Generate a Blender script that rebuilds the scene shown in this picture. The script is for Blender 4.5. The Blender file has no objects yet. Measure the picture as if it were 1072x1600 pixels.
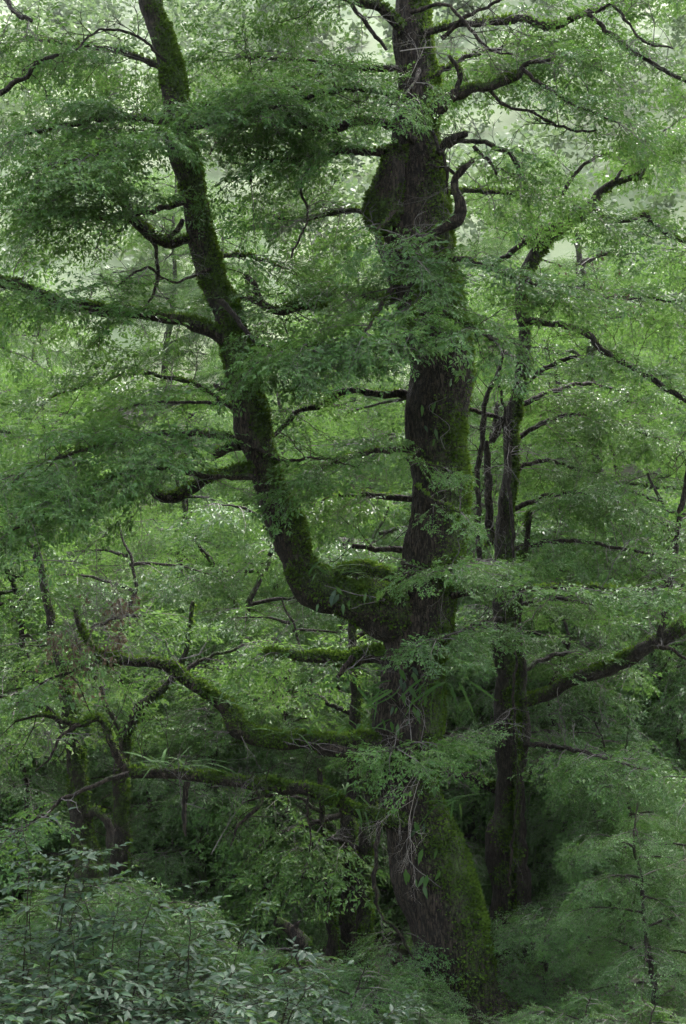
import bpy, math, random, time
import numpy as np
from mathutils import Vector, Matrix

T0 = time.time()
SEED = 11
rng = np.random.default_rng(SEED)
random.seed(SEED)
scene = bpy.context.scene
C = scene.collection
rad = math.radians

# ------------------------------------------------------------------ camera, sky, sun, exposure
CAM_Z, PITCH, TH = 3.57, rad(7.0), 0.394
cam_data = bpy.data.cameras.new('camera')
cam_data.sensor_fit = 'VERTICAL'
cam_data.sensor_height = 36.0
cam_data.lens = 18.0 / TH
cam_data.clip_start = 0.05
cam_data.clip_end = 1500.0
cam = bpy.data.objects.new('camera', cam_data)
cam.location = (0, 0, CAM_Z)
cam.rotation_euler = (rad(90) + PITCH, 0, 0)
C.objects.link(cam)
scene.camera = cam

SUN_EL, SUN_AZ = rad(58), rad(28)          # high, behind the trees and a little to the right
world = bpy.data.worlds.new('World')
scene.world = world
world.use_nodes = True
nt = world.node_tree
nt.nodes.clear()
w_out = nt.nodes.new('ShaderNodeOutputWorld')
w_bg = nt.nodes.new('ShaderNodeBackground')
w_sky = nt.nodes.new('ShaderNodeTexSky')
w_sky.sky_type = 'NISHITA'
w_sky.sun_disc = False
w_sky.sun_elevation = SUN_EL
w_sky.sun_rotation = SUN_AZ
w_sky.air_density = 1.0
w_sky.dust_density = 4.0
w_hsv = nt.nodes.new('ShaderNodeHueSaturation')   # cloud cover greys the blue of the sky
w_hsv.inputs['Saturation'].default_value = 0.38
w_bg.inputs['Strength'].default_value = 0.15
nt.links.new(w_sky.outputs['Color'], w_hsv.inputs['Color'])
nt.links.new(w_hsv.outputs['Color'], w_bg.inputs['Color'])
nt.links.new(w_bg.outputs['Background'], w_out.inputs['Surface'])

sun_data = bpy.data.lights.new('sun', 'SUN')
sun_data.energy = 0.9
sun_data.angle = rad(25)
sun_data.color = (1.0, 0.97, 0.92)
sun = bpy.data.objects.new('sun', sun_data)
sd = Vector((math.sin(SUN_AZ) * math.cos(SUN_EL), math.cos(SUN_AZ) * math.cos(SUN_EL), math.sin(SUN_EL)))
sun.rotation_euler = (-sd).to_track_quat('-Z', 'Y').to_euler()
C.objects.link(sun)

scene.view_settings.view_transform = 'Standard'
scene.view_settings.look = 'None'
scene.view_settings.gamma = 1.0
scene.view_settings.exposure = 2.92
scene.view_settings.use_curve_mapping = False
cy = scene.cycles
cy.max_bounces = 3
cy.diffuse_bounces = 2
cy.glossy_bounces = 1
cy.transmission_bounces = 2
cy.use_adaptive_sampling = True
cy.adaptive_threshold = 0.024
cy.adaptive_min_samples = 40
cy.caustics_reflective = False
cy.caustics_refractive = False
cy.volume_bounces = 0
cy.transparent_max_bounces = 4
cy.use_denoising = True
cy.denoiser = 'OPENIMAGEDENOISE'
cy.denoising_input_passes = 'RGB_ALBEDO_NORMAL'
cy.denoising_prefilter = 'NONE'
cy.sample_clamp_indirect = 4.0
HAZE = 0.0002

# ------------------------------------------------------------------ placing things
CT, ST = math.cos(PITCH), math.sin(PITCH)
def P(px, py, Y):
    """the point at distance Y in front of the camera seen at photograph pixel px, py"""
    xn = (px - 536.0) / 800.0 * TH
    zn = (800.0 - py) / 800.0 * TH
    dy = CT - ST * zn
    t = Y / dy
    return np.array((xn * t, Y, CAM_Z + (ST + CT * zn) * t))
def M(w, Y):
    """metres covered by w photograph pixels at distance Y"""
    return w / 800.0 * TH * Y

def ground_h(x, y):
    x = np.asarray(x, float); y = np.asarray(y, float)
    near = 1.95 * np.clip(1 - y / 12.5, 0, 1.6) ** 1.15
    s = np.clip(y - 30, 0, None)
    far = 0.78 * (np.sqrt(s * s + 100) - 10)
    bump = 0.16 * np.sin(x * 0.9 + 1.3) * np.cos(y * 0.7) + 0.10 * np.sin(x * 0.33 + y * 0.41)
    big = np.clip((y - 40) / 60, 0, 1) * (7 * np.sin(x * 0.045 + 0.8) + 3.5 * np.sin(x * 0.11 + y * 0.05))
    return near + far + bump + big

# value noise, vectorised
_tab = np.random.default_rng(5).random(65536)
def _hash(i, j, k):
    h = (i * 73856093) ^ (j * 19349663) ^ (k * 83492791)
    return _tab[h & 65535]
def noise(p, f=1.0):
    p = np.asarray(p, float) * f + 1000.0
    i = np.floor(p).astype(np.int64)
    u = p - i
    u = u * u * (3 - 2 * u)
    r = 0.0
    for a in (0, 1):
        for b in (0, 1):
            for c in (0, 1):
                w = (u[..., 0] if a else 1 - u[..., 0]) * (u[..., 1] if b else 1 - u[..., 1]) * (u[..., 2] if c else 1 - u[..., 2])
                r = r + w * _hash(i[..., 0] + a, i[..., 1] + b, i[..., 2] + c)
    return r * 2 - 1
def fbm(p, f, n=3):
    r = 0; a = 1.0; s = 0
    for _ in range(n):
        r = r + a * noise(p, f); s += a; a *= 0.5; f *= 2.03
    return r / s
def unit(v):
    v = np.asarray(v, float)
    return v / np.maximum(np.linalg.norm(v, axis=-1, keepdims=True), 1e-9)

# ------------------------------------------------------------------ objects
def make_mesh(name, V, F, mat, attrs=None, smooth=False, fattrs=None):
    V = np.asarray(V, np.float32); F = np.asarray(F, np.int32)
    me = bpy.data.meshes.new(name)
    k = F.shape[1]
    me.vertices.add(len(V)); me.vertices.foreach_set('co', V.ravel())
    me.loops.add(F.size); me.loops.foreach_set('vertex_index', F.ravel())
    me.polygons.add(len(F))
    me.polygons.foreach_set('loop_start', np.arange(0, F.size, k, dtype=np.int32))
    me.update(calc_edges=True)
    me.polygons.foreach_set('use_smooth', np.full(len(F), smooth))
    for n, a in (attrs or {}).items():
        at = me.attributes.new(n, 'FLOAT', 'POINT'); at.data.foreach_set('value', np.asarray(a, np.float32))
    for n, a in (fattrs or {}).items():
        at = me.attributes.new(n, 'FLOAT', 'FACE'); at.data.foreach_set('value', np.asarray(a, np.float32))
    me.materials.append(mat)
    return me
def link(name, me, parent=None, kind=None, label=None):
    o = bpy.data.objects.new(name, me)
    C.objects.link(o)
    if parent is not None:
        o.parent = parent
        if parent.type == 'EMPTY': o.matrix_parent_inverse = Matrix.Translation(-parent.location)   # shapes are given in world coordinates
    if kind: o['kind'] = kind
    if label: o['label'] = label
    return o
def thing(name, label, cat, loc=(0, 0, 0), group=None):
    o = bpy.data.objects.new(name, None)
    o.empty_display_size = 0.2
    C.objects.link(o)
    o.location = tuple(float(v) for v in loc)
    o['label'] = label; o['category'] = cat
    if group: o['group'] = group
    return o
def copy_tree(o, parent=None):
    c = o.copy(); C.objects.link(c); c.parent = parent
    for ch in o.children: copy_tree(ch, c)
    return c

# ------------------------------------------------------------------ materials
def mat_new(name):
    m = bpy.data.materials.new(name); m.use_nodes = True
    m.node_tree.nodes.clear()
    return m, m.node_tree.nodes, m.node_tree.links
def ramp(nodes, stops):
    r = nodes.new('ShaderNodeValToRGB')
    e = r.color_ramp.elements
    while len(e) < len(stops): e.new(0.5)
    for el, (pos, col) in zip(e, stops):
        el.position = pos; el.color = (*col, 1)
    return r
def leaf_material(name, cols, trans=0.35, tcol=(0.18, 0.32, 0.06), rough=0.5, spec=0.45):
    m, N, L = mat_new(name)
    out = N.new('ShaderNodeOutputMaterial')
    at = N.new('ShaderNodeAttribute'); at.attribute_name = 'tint'
    n = len(cols)
    cr = ramp(N, [(i / (n - 1), c) for i, c in enumerate(cols)])
    L.new(at.outputs['Fac'], cr.inputs['Fac'])
    pb = N.new('ShaderNodeBsdfPrincipled')
    pb.inputs['Roughness'].default_value = rough
    pb.inputs['Specular IOR Level'].default_value = spec
    L.new(cr.outputs['Color'], pb.inputs['Base Color'])
    tr = N.new('ShaderNodeBsdfTranslucent')
    mx = N.new('ShaderNodeMix'); mx.data_type = 'RGBA'
    mx.inputs['Factor'].default_value = 0.55
    L.new(cr.outputs['Color'], mx.inputs[6]); mx.inputs[7].default_value = (*tcol, 1)
    L.new(mx.outputs[2], tr.inputs['Color'])
    ms = N.new('ShaderNodeMixShader'); ms.inputs['Fac'].default_value = trans
    L.new(pb.outputs['BSDF'], ms.inputs[1]); L.new(tr.outputs['BSDF'], ms.inputs[2])
    L.new(ms.outputs['Shader'], out.inputs['Surface'])
    return m
def bark_material(name, dark, light, moss=True, scale=1.0):
    m, N, L = mat_new(name)
    out = N.new('ShaderNodeOutputMaterial')
    tc = N.new('ShaderNodeTexCoord')
    mp = N.new('ShaderNodeMapping'); mp.inputs['Scale'].default_value = (1, 1, 0.22)
    L.new(tc.outputs['Object'], mp.inputs['Vector'])
    n1 = N.new('ShaderNodeTexNoise'); n1.inputs['Scale'].default_value = 30 * scale; n1.inputs['Detail'].default_value = 6; n1.inputs['Roughness'].default_value = 0.7
    L.new(mp.outputs['Vector'], n1.inputs['Vector'])
    vo = N.new('ShaderNodeTexVoronoi'); vo.feature = 'DISTANCE_TO_EDGE'; vo.inputs['Scale'].default_value = 30 * scale
    ds = N.new('ShaderNodeVectorMath'); ds.operation = 'MULTIPLY_ADD'
    L.new(n1.outputs['Color'], ds.inputs[0]); ds.inputs[1].default_value = (0.08, 0.08, 0.08); L.new(mp.outputs['Vector'], ds.inputs[2])
    L.new(ds.outputs['Vector'], vo.inputs['Vector'])
    mm = N.new('ShaderNodeMath'); mm.operation = 'MULTIPLY'; mm.use_clamp = True
    vr = N.new('ShaderNodeMapRange'); vr.inputs['From Max'].default_value = 0.12
    L.new(vo.outputs['Distance'], vr.inputs['Value'])
    L.new(n1.outputs['Fac'], mm.inputs[0]); L.new(vr.outputs['Result'], mm.inputs[1])
    cr = ramp(N, [(0.0, tuple(c * 0.6 for c in dark)), (0.35, dark), (0.75, light)])
    L.new(mm.outputs['Value'], cr.inputs['Fac'])
    pb = N.new('ShaderNodeBsdfPrincipled')
    pb.inputs['Roughness'].default_value = 0.85
    pb.inputs['Specular IOR Level'].default_value = 0.25
    col = cr.outputs['Color']
    if moss:
        at = N.new('ShaderNodeAttribute'); at.attribute_name = 'moss'
        n2 = N.new('ShaderNodeTexNoise'); n2.inputs['Scale'].default_value = 30; n2.inputs['Detail'].default_value = 5
        L.new(tc.outputs['Object'], n2.inputs['Vector'])
        mc = ramp(N, [(0.3, (0.012, 0.022, 0.006)), (0.7, (0.05, 0.085, 0.018))])
        L.new(n2.outputs['Fac'], mc.inputs['Fac'])
        ad = N.new('ShaderNodeMath'); ad.operation = 'MULTIPLY_ADD'
        L.new(n2.outputs['Fac'], ad.inputs[0]); ad.inputs[1].default_value = 0.9; L.new(at.outputs['Fac'], ad.inputs[2])
        rg = N.new('ShaderNodeMapRange'); rg.inputs['From Min'].default_value = 0.72; rg.inputs['From Max'].default_value = 1.05
        L.new(ad.outputs['Value'], rg.inputs['Value'])
        mx = N.new('ShaderNodeMix'); mx.data_type = 'RGBA'
        L.new(rg.outputs['Result'], mx.inputs['Factor']); L.new(col, mx.inputs[6]); L.new(mc.outputs['Color'], mx.inputs[7])
        col = mx.outputs[2]
    L.new(col, pb.inputs['Base Color'])
    bp = N.new('ShaderNodeBump'); bp.inputs['Strength'].default_value = 1.0; bp.inputs['Distance'].default_value = 0.03
    L.new(mm.outputs['Value'], bp.inputs['Height']); L.new(bp.outputs['Normal'], pb.inputs['Normal'])
    L.new(pb.outputs['BSDF'], out.inputs['Surface'])
    return m
def plain_material(name, c1, c2, scale=8.0, rough=0.8, spec=0.3):
    m, N, L = mat_new(name)
    out = N.new('ShaderNodeOutputMaterial')
    tc = N.new('ShaderNodeTexCoord')
    n1 = N.new('ShaderNodeTexNoise'); n1.inputs['Scale'].default_value = scale; n1.inputs['Detail'].default_value = 6
    L.new(tc.outputs['Object'], n1.inputs['Vector'])
    cr = ramp(N, [(0.3, c1), (0.7, c2)])
    L.new(n1.outputs['Fac'], cr.inputs['Fac'])
    pb = N.new('ShaderNodeBsdfPrincipled'); pb.inputs['Roughness'].default_value = rough; pb.inputs['Specular IOR Level'].default_value = spec
    L.new(cr.outputs['Color'], pb.inputs['Base Color'])
    bp = N.new('ShaderNodeBump'); bp.inputs['Strength'].default_value = 0.5; bp.inputs['Distance'].default_value = 0.02
    L.new(n1.outputs['Fac'], bp.inputs['Height']); L.new(bp.outputs['Normal'], pb.inputs['Normal'])
    L.new(pb.outputs['BSDF'], out.inputs['Surface'])
    return m

MAT_LEAF = leaf_material('small_leaf', [(0.022, 0.064, 0.015), (0.032, 0.092, 0.017), (0.044, 0.120, 0.019), (0.078, 0.155, 0.027)], trans=0.30, rough=0.46, spec=0.38)
MAT_LEAF_FAR = leaf_material('far_leaf', [(0.022, 0.060, 0.014), (0.032, 0.086, 0.017), (0.048, 0.114, 0.021), (0.092, 0.152, 0.028)], trans=0.36, rough=0.55, spec=0.28)
MAT_SHRUB = leaf_material('shrub_leaf', [(0.008, 0.025, 0.013), (0.012, 0.036, 0.016), (0.018, 0.052, 0.018), (0.050, 0.105, 0.026)], trans=0.2, rough=0.52, spec=0.28)
MAT_FERN = leaf_material('fern_leaf', [(0.018, 0.050, 0.012), (0.028, 0.074, 0.015), (0.040, 0.092, 0.019)], trans=0.3, rough=0.7, spec=0.12)
MAT_DEAD = leaf_material('dead_leaf', [(0.050, 0.038, 0.024), (0.085, 0.062, 0.036), (0.070, 0.066, 0.036)], trans=0.2, tcol=(0.14, 0.10, 0.05), rough=0.7, spec=0.2)
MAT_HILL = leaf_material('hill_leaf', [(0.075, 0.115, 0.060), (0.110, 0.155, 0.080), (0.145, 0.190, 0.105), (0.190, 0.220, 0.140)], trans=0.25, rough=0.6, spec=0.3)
MAT_MOSS = leaf_material('moss_tuft', [(0.018, 0.038, 0.007), (0.038, 0.078, 0.011), (0.075, 0.135, 0.018)], trans=0.35, tcol=(0.16, 0.26, 0.03), rough=0.9, spec=0.1)
MAT_BARK = bark_material('mossy_bark', (0.011, 0.008, 0.005), (0.072, 0.056, 0.039))
MAT_BARK2 = bark_material('grey_bark', (0.017, 0.0135, 0.009), (0.060, 0.050, 0.037), scale=1.3)
MAT_TWIG = plain_material('twig_bark', (0.05, 0.045, 0.04), (0.12, 0.11, 0.10), 14)
MAT_PALE = plain_material('pale_dead_wood', (0.12, 0.11, 0.095), (0.24, 0.22, 0.19), 14)
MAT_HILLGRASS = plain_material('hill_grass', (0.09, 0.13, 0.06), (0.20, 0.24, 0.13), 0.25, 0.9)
MAT_SOIL = plain_material('forest_floor', (0.018, 0.016, 0.011), (0.045, 0.050, 0.022), 1.8, 0.95)

# ------------------------------------------------------------------ tubes
def resample(pts, step):
    """Catmull-Rom through rows of pts (any number of columns), about step apart in the first three columns"""
    pts = np.asarray(pts, float)
    if len(pts) < 2: return pts
    p = np.vstack([2 * pts[0] - pts[1], pts, 2 * pts[-1] - pts[-2]])
    out = []
    for i in range(1, len(p) - 2):
        d = np.linalg.norm(p[i + 1, :3] - p[i, :3])
        n = max(2, int(math.ceil(d / step)))
        t = np.linspace(0, 1, n, endpoint=False)[:, None]
        a, b, c, e = p[i - 1], p[i], p[i + 1], p[i + 2]
        out.append(0.5 * ((2 * b) + (c - a) * t + (2 * a - 5 * b + 4 * c - e) * t ** 2 + (3 * b - a - 3 * c + e) * t ** 3))
    out.append(pts[-1][None])
    return np.vstack(out)
def frames(p):
    t = unit(np.gradient(p, axis=0))
    u = np.zeros_like(t)
    ref = np.array((0.0, 1.0, 0.0)) if abs(t[0][1]) < 0.9 else np.array((1.0, 0, 0))
    a = unit(np.cross(t[0], ref))
    for i in range(len(p)):
        a = a - t[i] * np.dot(a, t[i]); a = a / max(np.linalg.norm(a), 1e-9)
        u[i] = a
    return t, u, np.cross(t, u)
def tube(path, r, seg=8, cap=True):
    """path (n,3), r (n,) -> verts, quads, normals"""
    path = np.asarray(path, float); r = np.asarray(r, float)
    t, u, v = frames(path)
    a = np.linspace(0, 2 * math.pi, seg, endpoint=False)
    d = np.cos(a)[None, :, None] * u[:, None] + np.sin(a)[None, :, None] * v[:, None]
    V = path[:, None] + d * r[:, None, None]
    n = len(path)
    i = np.arange(n - 1)[:, None] * seg; j = np.arange(seg)[None]; k = (j + 1) % seg
    F = np.stack([i + j, i + k, i + seg + k, i + seg + j], -1).reshape(-1, 4)
    return V.reshape(-1, 3), F, d.reshape(-1, 3)
class Soup:
    """collects pieces of four-cornered faces"""
    def __init__(s): s.V = []; s.F = []; s.A = []; s.n = 0
    def add(s, V, F, A=None):
        s.V.append(V); s.F.append(F + s.n); s.n += len(V)
        s.A.append(np.zeros(len(F)) if A is None else A)
    def get(s): return np.vstack(s.V), np.vstack(s.F), np.concatenate(s.A)

def wood(name, rows, parent, mat, seg=16, step=0.05, rough=0.10, bark=0.0, moss_amount=0.5, moss_dir=(0.7, 0.0, 0.35), tufts=0, wobble=1.0, label=None, tip=True):
    """a trunk or branch: rows of x, y, z, radius; returns the object and the resampled path"""
    q = resample(np.asarray(rows, float), step)
    if wobble and len(q) > 4:
        amp = wobble * (0.45 * np.clip(q[:, 3:4], 0, 0.08) + 0.012)
        fr = 0.22 / max(float(np.median(q[:, 3])), 0.02)
        off = np.stack([noise(q[:, :3] + k * 17.3, fr) + 0.5 * noise(q[:, :3] + k * 7.1, fr * 2.6) for k in (1, 2, 3)], -1)
        env = np.minimum(1, np.linspace(0, 6, len(q)))[:, None]
        q[:, :3] += off * amp * env
        q[:, 3] *= 1 + 0.16 * noise(q[:, :3] + 40.0, fr * 1.7)
    p, r = q[:, :3], np.maximum(q[:, 3], 0.002)
    if tip:
        p = np.vstack([p, p[-1] + (p[-1] - p[-2]) * 0.4]); r = np.append(r, r[-1] * 0.25)
    V, F, D = tube(p, r, seg)
    rr = np.repeat(r, seg)
    rb = float(np.median(r))
    dis = rr * rough * (0.75 * fbm(V, 0.45 / rb, 3) + 0.45 * noise(V, 0.22 / rb))
    along = np.repeat(np.cumsum(np.append(0, np.linalg.norm(np.diff(p, axis=0), axis=1))), seg)
    if bark:
        # plates of bark: ridges that run along the stem, broken across
        ang = np.tile(np.linspace(0, 2 * math.pi, seg, endpoint=False), len(p))
        w = np.stack([np.cos(ang) * 1.0, np.sin(ang) * 1.0, along * 0.6], -1)
        rid = 1 - np.abs(noise(w + 0.25 * fbm(V, 3.0, 2)[:, None], 5.2)) * 2.2
        rid2 = noise(w * np.array((1, 1, 2.2)), 10.5)
        dis = dis + bark * (np.clip(rid, -0.6, 1) * 0.6 + 0.4 * rid2)
    mdir = np.asarray(moss_dir, float)
    ms = 0.5 + 0.62 * fbm(V, 1.1 / max(rb * 3, 0.25), 3) + 0.45 * (D @ mdir) + (moss_amount - 0.5)
    # moss thickens the stem
    dis = dis + np.clip(ms - 0.5, 0, 0.5) * min(0.05, rb * 0.3)
    V2 = V + D * dis[:, None]
    me = make_mesh(name, V2, F, mat, {'moss': np.clip(ms - 0.25, 0, 1)}, True)
    o = link(name, me, parent, label=label)
    if tufts:
        fc = V2[F].mean(1); fn = D[F].mean(1); fm = ms[F].mean(1)
        e1 = V2[F[:, 1]] - V2[F[:, 0]]; e2 = V2[F[:, 3]] - V2[F[:, 0]]
        ar = np.linalg.norm(np.cross(e1, e2), axis=1)
        wgt = ar * np.clip((fm - 0.42) * 2.2, 0, 1)
        n = int(tufts * wgt.sum())
        if n > 30:
            idx = rng.choice(len(F), n, p=wgt / wgt.sum())
            ab = rng.random((n, 2))
            base = V2[F[idx, 0]] + e1[idx] * ab[:, :1] + e2[idx] * ab[:, 1:]
            nn = unit(fn[idx])
            d = unit(nn * 0.9 + rng.normal(0, 0.55, (n, 3)) + np.array((0, 0, -0.25)))
            ln = rng.uniform(0.010, 0.036, n) * (0.55 + 1.0 * np.clip(0.5 + 0.9 * fbm(base, 5.0, 2), 0, 1.2)) * (0.7 + 0.8 * np.clip(fm[idx], 0, 1))
            side = unit(np.cross(d, rng.normal(0, 1, (n, 3)))) * (ln * 0.28)[:, None]
            a = base - nn * 0.003
            W = np.stack([a, a + d * (ln * 0.5)[:, None] + side, a + d * ln[:, None], a + d * (ln * 0.5)[:, None] - side], 1).reshape(-1, 3)
            G = np.arange(n * 4).reshape(-1, 4)
            tint = np.clip(0.5 + 0.5 * fbm(base, 4.0, 2) + rng.normal(0, 0.18, n), 0, 1)
            link('moss', make_mesh('moss', W, G, MAT_MOSS, None, False, {'tint': tint}), o, 'stuff')
    return o, q

# ------------------------------------------------------------------ sprays of leaves
def spray_template(seed, length=0.6, nlat=13, leaf=0.072, wid=0.44, spread=0.34, keep=1.0, far=False):
    """a flat leafy twig along +x: leaves (quads) and its fine twigs"""
    r = np.random.default_rng(seed)
    base, dirs, nor, ln = [], [], [], []
    tw = Soup()
    def strip(a, b, w):
        d = unit(b - a); s = np.array((-d[1], d[0], 0.0)) * w; u = np.array((0, 0, w))
        if w > 0.0018:
            V = np.array([a + s, a - s * 0.5 + u, a - s * 0.5 - u, b + s * .4, b - s * .2 + u * .4, b - s * .2 - u * .4])
            tw.add(V, np.array([[0, 1, 4, 3], [1, 2, 5, 4], [2, 0, 3, 5]]))
        else:
            s = unit(s + u * r.normal(0, 0.8)) * w
            tw.add(np.array([a + s, a - s, b - s * .6, b + s * .6]), np.array([[0, 1, 2, 3]]))
    def leaves(a, b, n, two=True):
        d = unit(b - a); s = np.array((-d[1], d[0], 0.0))
        for i in range(n):
            for sg in (1, -1):
                if r.random() > keep * 0.84: continue
                f = (i + 0.35 + (0.4 if sg > 0 else 0) + r.uniform(-.15, .15)) / n
                base.append(a + (b - a) * min(f, 1.0))
                dd = unit(d * r.uniform(0.2, 1.2) + s * sg * r.uniform(0.5, 1.1) + np.array((0, 0, r.normal(-0.15, 0.30))))
                dirs.append(dd); nor.append(unit(np.array((r.normal(0, .42), r.normal(0, .42), 1.0))))
                ln.append(leaf * r.uniform(0.5, 1.3))
        base.append(b); dirs.append(unit(d + r.normal(0, 0.2, 3))); nor.append(unit(np.array((r.normal(0, .3), r.normal(0, .3), 1)))); ln.append(leaf * r.uniform(.8, 1.1))
    bend = r.uniform(-0.12, 0.12)
    axis = lambda u: np.array((length * u, bend * length * u * u, -0.10 * length * u * u + 0.012 * math.sin(9 * u)))
    for i in range(3): strip(axis(i / 3), axis((i + 1) / 3), 0.0030 * (1 - i / 4.5))
    for i in range(nlat):
        u = 0.10 + 0.84 * i / nlat
        a = axis(u)
        sg = 1 if i % 2 else -1
        L = spread * (0.45 + 0.9 * math.sin(math.pi * min(1, u * 0.95 + 0.12))) * (1.05 - u * 0.75) * r.uniform(0.45, 1.35)
        ang = sg * rad(r.uniform(28, 72))
        b = a + L * np.array((math.cos(ang), math.sin(ang), r.normal(-0.10, 0.18)))
        if not far: strip(a, b, 0.0015)
        leaves(a, b, max(2, int(L / (leaf * 0.78))))
    leaves(axis(0.86), axis(1.0), 2)
    base = np.array(base); d = np.array(dirs); n = np.array(nor); ln = np.array(ln)
    s = unit(np.cross(n, d)); n = np.cross(d, s)
    h = (ln * wid * 0.5)[:, None]; l = ln[:, None]
    dp = n * (ln * 0.10)[:, None]
    V = np.stack([base, base + d * l * 0.48 + s * h + dp, base + d * l - dp * 0.8, base + d * l * 0.48 - s * h + dp], 1)
    tv, tf, _ = tw.get()
    return V.reshape(-1, 3), tv, tf
SPRAYS = [spray_template(100 + i, length=0.50 + 0.05 * (i % 4), nlat=10 + i % 4, spread=0.28 + 0.05 * (i % 3)) for i in range(8)]
SPRAYS_FAR = [spray_template(200 + i, length=0.75, nlat=10, leaf=0.086, spread=0.40, keep=0.9, far=True) for i in range(5)]
SPRAYS_BROAD = [spray_template(250 + i, length=0.70, nlat=8, leaf=0.105, wid=0.55, spread=0.40, keep=0.85, far=True) for i in range(5)]

class Foliage:
    """branchlets and leaf sprays of one branch"""
    def __init__(s, templates=SPRAYS):
        s.T = templates; s.pl = [[] for _ in templates]; s.tw = Soup()
    def spray(s, o, d, up, sc):
        s.pl[int(rng.integers(len(s.T)))].append((o, d, up, sc))
    def branchlet(s, o, d, L, droop=0.25, sp=0.13, sc=1.0, up_tilt=0.30, first=0.22, r0=0.006, bare=0.0):
        n = 6
        u = np.linspace(0, 1, n)
        wob = np.cumsum(rng.normal(0, 0.030, (n, 3)), axis=0) * L
        pts = o + d * (L * u)[:, None] + np.array((0, 0, -1.0)) * (droop * L * u * u)[:, None] + wob * u[:, None]
        V, F, _ = tube(pts, r0 * (1 - 0.75 * u) + 0.0012, 3)
        s.tw.add(V, F)
        k = max(2, int(L * (1 - first) / sp))
        for i in range(k + 1):
            f = first + (1 - first) * i / k
            a = np.array([np.interp(f, u, pts[:, c]) for c in range(3)])
            t = unit(np.array([np.interp(min(f + .08, 1), u, pts[:, c]) - np.interp(f - .08, u, pts[:, c]) for c in range(3)]))
            if rng.random() < bare: continue
            sd = unit(np.cross(t, (0, 0, 1)))
            if i == k: dd = t
            else: dd = unit(t * 0.75 + sd * (1 if i % 2 else -1) * rng.uniform(0.55, 0.9) + np.array((0, 0, rng.normal(-0.05, 0.10))))
            dd = unit(dd + np.array((0, 0, -droop * 0.45)))
            up = np.array((rng.normal(0, up_tilt), rng.normal(0, up_tilt), 1.0))
            s.spray(a, dd, up, sc * rng.uniform(0.7, 1.15) * (1.05 - 0.3 * f))
    def along(s, path, start=0.25, every=0.16, blen=(0.5, 1.0), droop=0.25, sc=1.0, sp=0.13, up_tilt=0.42, bare=0.0, rise=0.05, r0=0.006):
        p = np.asarray(path)[:, :3]
        ds = np.append(0, np.cumsum(np.linalg.norm(np.diff(p, axis=0), axis=1)))
        tot = ds[-1]
        x = tot * start; side = 1
        while x <= tot:
            a = np.array([np.interp(x, ds, p[:, c]) for c in range(3)])
            b = np.array([np.interp(min(x + 0.08, tot), ds, p[:, c]) for c in range(3)]) - np.array([np.interp(max(0, x - 0.08), ds, p[:, c]) for c in range(3)])
            t = unit(b); th = unit(np.array((t[0], t[1], t[2] * 0.3)) + 1e-6)
            sd = unit(np.cross(th, (0, 0, 1)) + 1e-6)
            d = unit(th * rng.uniform(0.2, 0.8) + sd * side * rng.uniform(0.6, 1.0) + np.array((0, 0, rng.normal(rise, 0.18))))
            L = rng.uniform(*blen) * (1.1 - 0.45 * (x / tot))
            s.branchlet(a, d, L, droop, sp, sc, up_tilt, bare=bare, r0=r0)
            side = -side
            x += every * rng.uniform(0.6, 1.4)
        t = unit(p[-1] - p[-3])
        s.branchlet(p[-1], unit(t + np.array((0, 0, -0.1))), rng.uniform(*blen) * 0.6, droop, sp, sc, up_tilt, first=0.05, bare=bare, r0=r0)
    def leaf_arrays(s):
        Vs = []
        for (lv, tv, tf), pl in zip(s.T, s.pl):
            if not pl: continue
            O = np.array([q[0] for q in pl]); X = unit(np.array([q[1] for q in pl])); U = np.array([q[2] for q in pl])
            S = np.array([q[3] for q in pl])[:, None, None]
            Yv = unit(np.cross(U, X)); Z = np.cross(X, Yv)
            B = np.stack([X, Yv, Z], 1) * S
            Vs.append((O[:, None] + lv[None] @ B).reshape(-1, 3))
            W = O[:, None] + tv[None] @ B
            n = len(pl)
            s.tw.add(W.reshape(-1, 3), (tf[None] + (np.arange(n) * len(tv))[:, None, None]).reshape(-1, 4))
        V = np.vstack(Vs)
        return V
    def meshes(s, mat, twig_mat, base_tint=0.5):
        V = s.leaf_arrays()
        n = len(V) // 4
        c = V.reshape(-1, 4, 3)[:, 0]
        tint = np.clip(base_tint + 0.30 * fbm(c, 1.3, 2) + rng.normal(0, 0.20, n), 0, 1)
        lm = make_mesh('leaves', V, np.arange(n * 4).reshape(-1, 4), mat, None, False, {'tint': tint})
        tv, tf, _ = s.tw.get()
        tm = make_mesh('twigs', tv, tf, twig_mat)
        return lm, tm
    def build(s, parent, mat=None, twig_mat=None, base_tint=0.5):
        lm, tm = s.meshes(mat or MAT_LEAF, twig_mat or MAT_TWIG, base_tint)
        link('leaves', lm, parent, 'stuff'); link('twigs', tm, parent, 'stuff')
        return len(lm.polygons)
LEAFCOUNT = {}
def rows_px(pts, Y0, Y1=None):
    """traced centre line px, py, width -> rows x, y, z, radius, going from distance Y0 to Y1"""
    Y1 = Y0 if Y1 is None else Y1
    n = len(pts); out = []
    seg = [0.0]
    for a, b in zip(pts[:-1], pts[1:]): seg.append(seg[-1] + math.hypot(a[0] - b[0], a[1] - b[1]))
    for (px, py, w), s in zip(pts, seg):
        Y = Y0 + (Y1 - Y0) * (s / max(seg[-1], 1e-6))
        out.append((*P(px, py, Y), M(w, Y) / 2))
    return out

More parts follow.
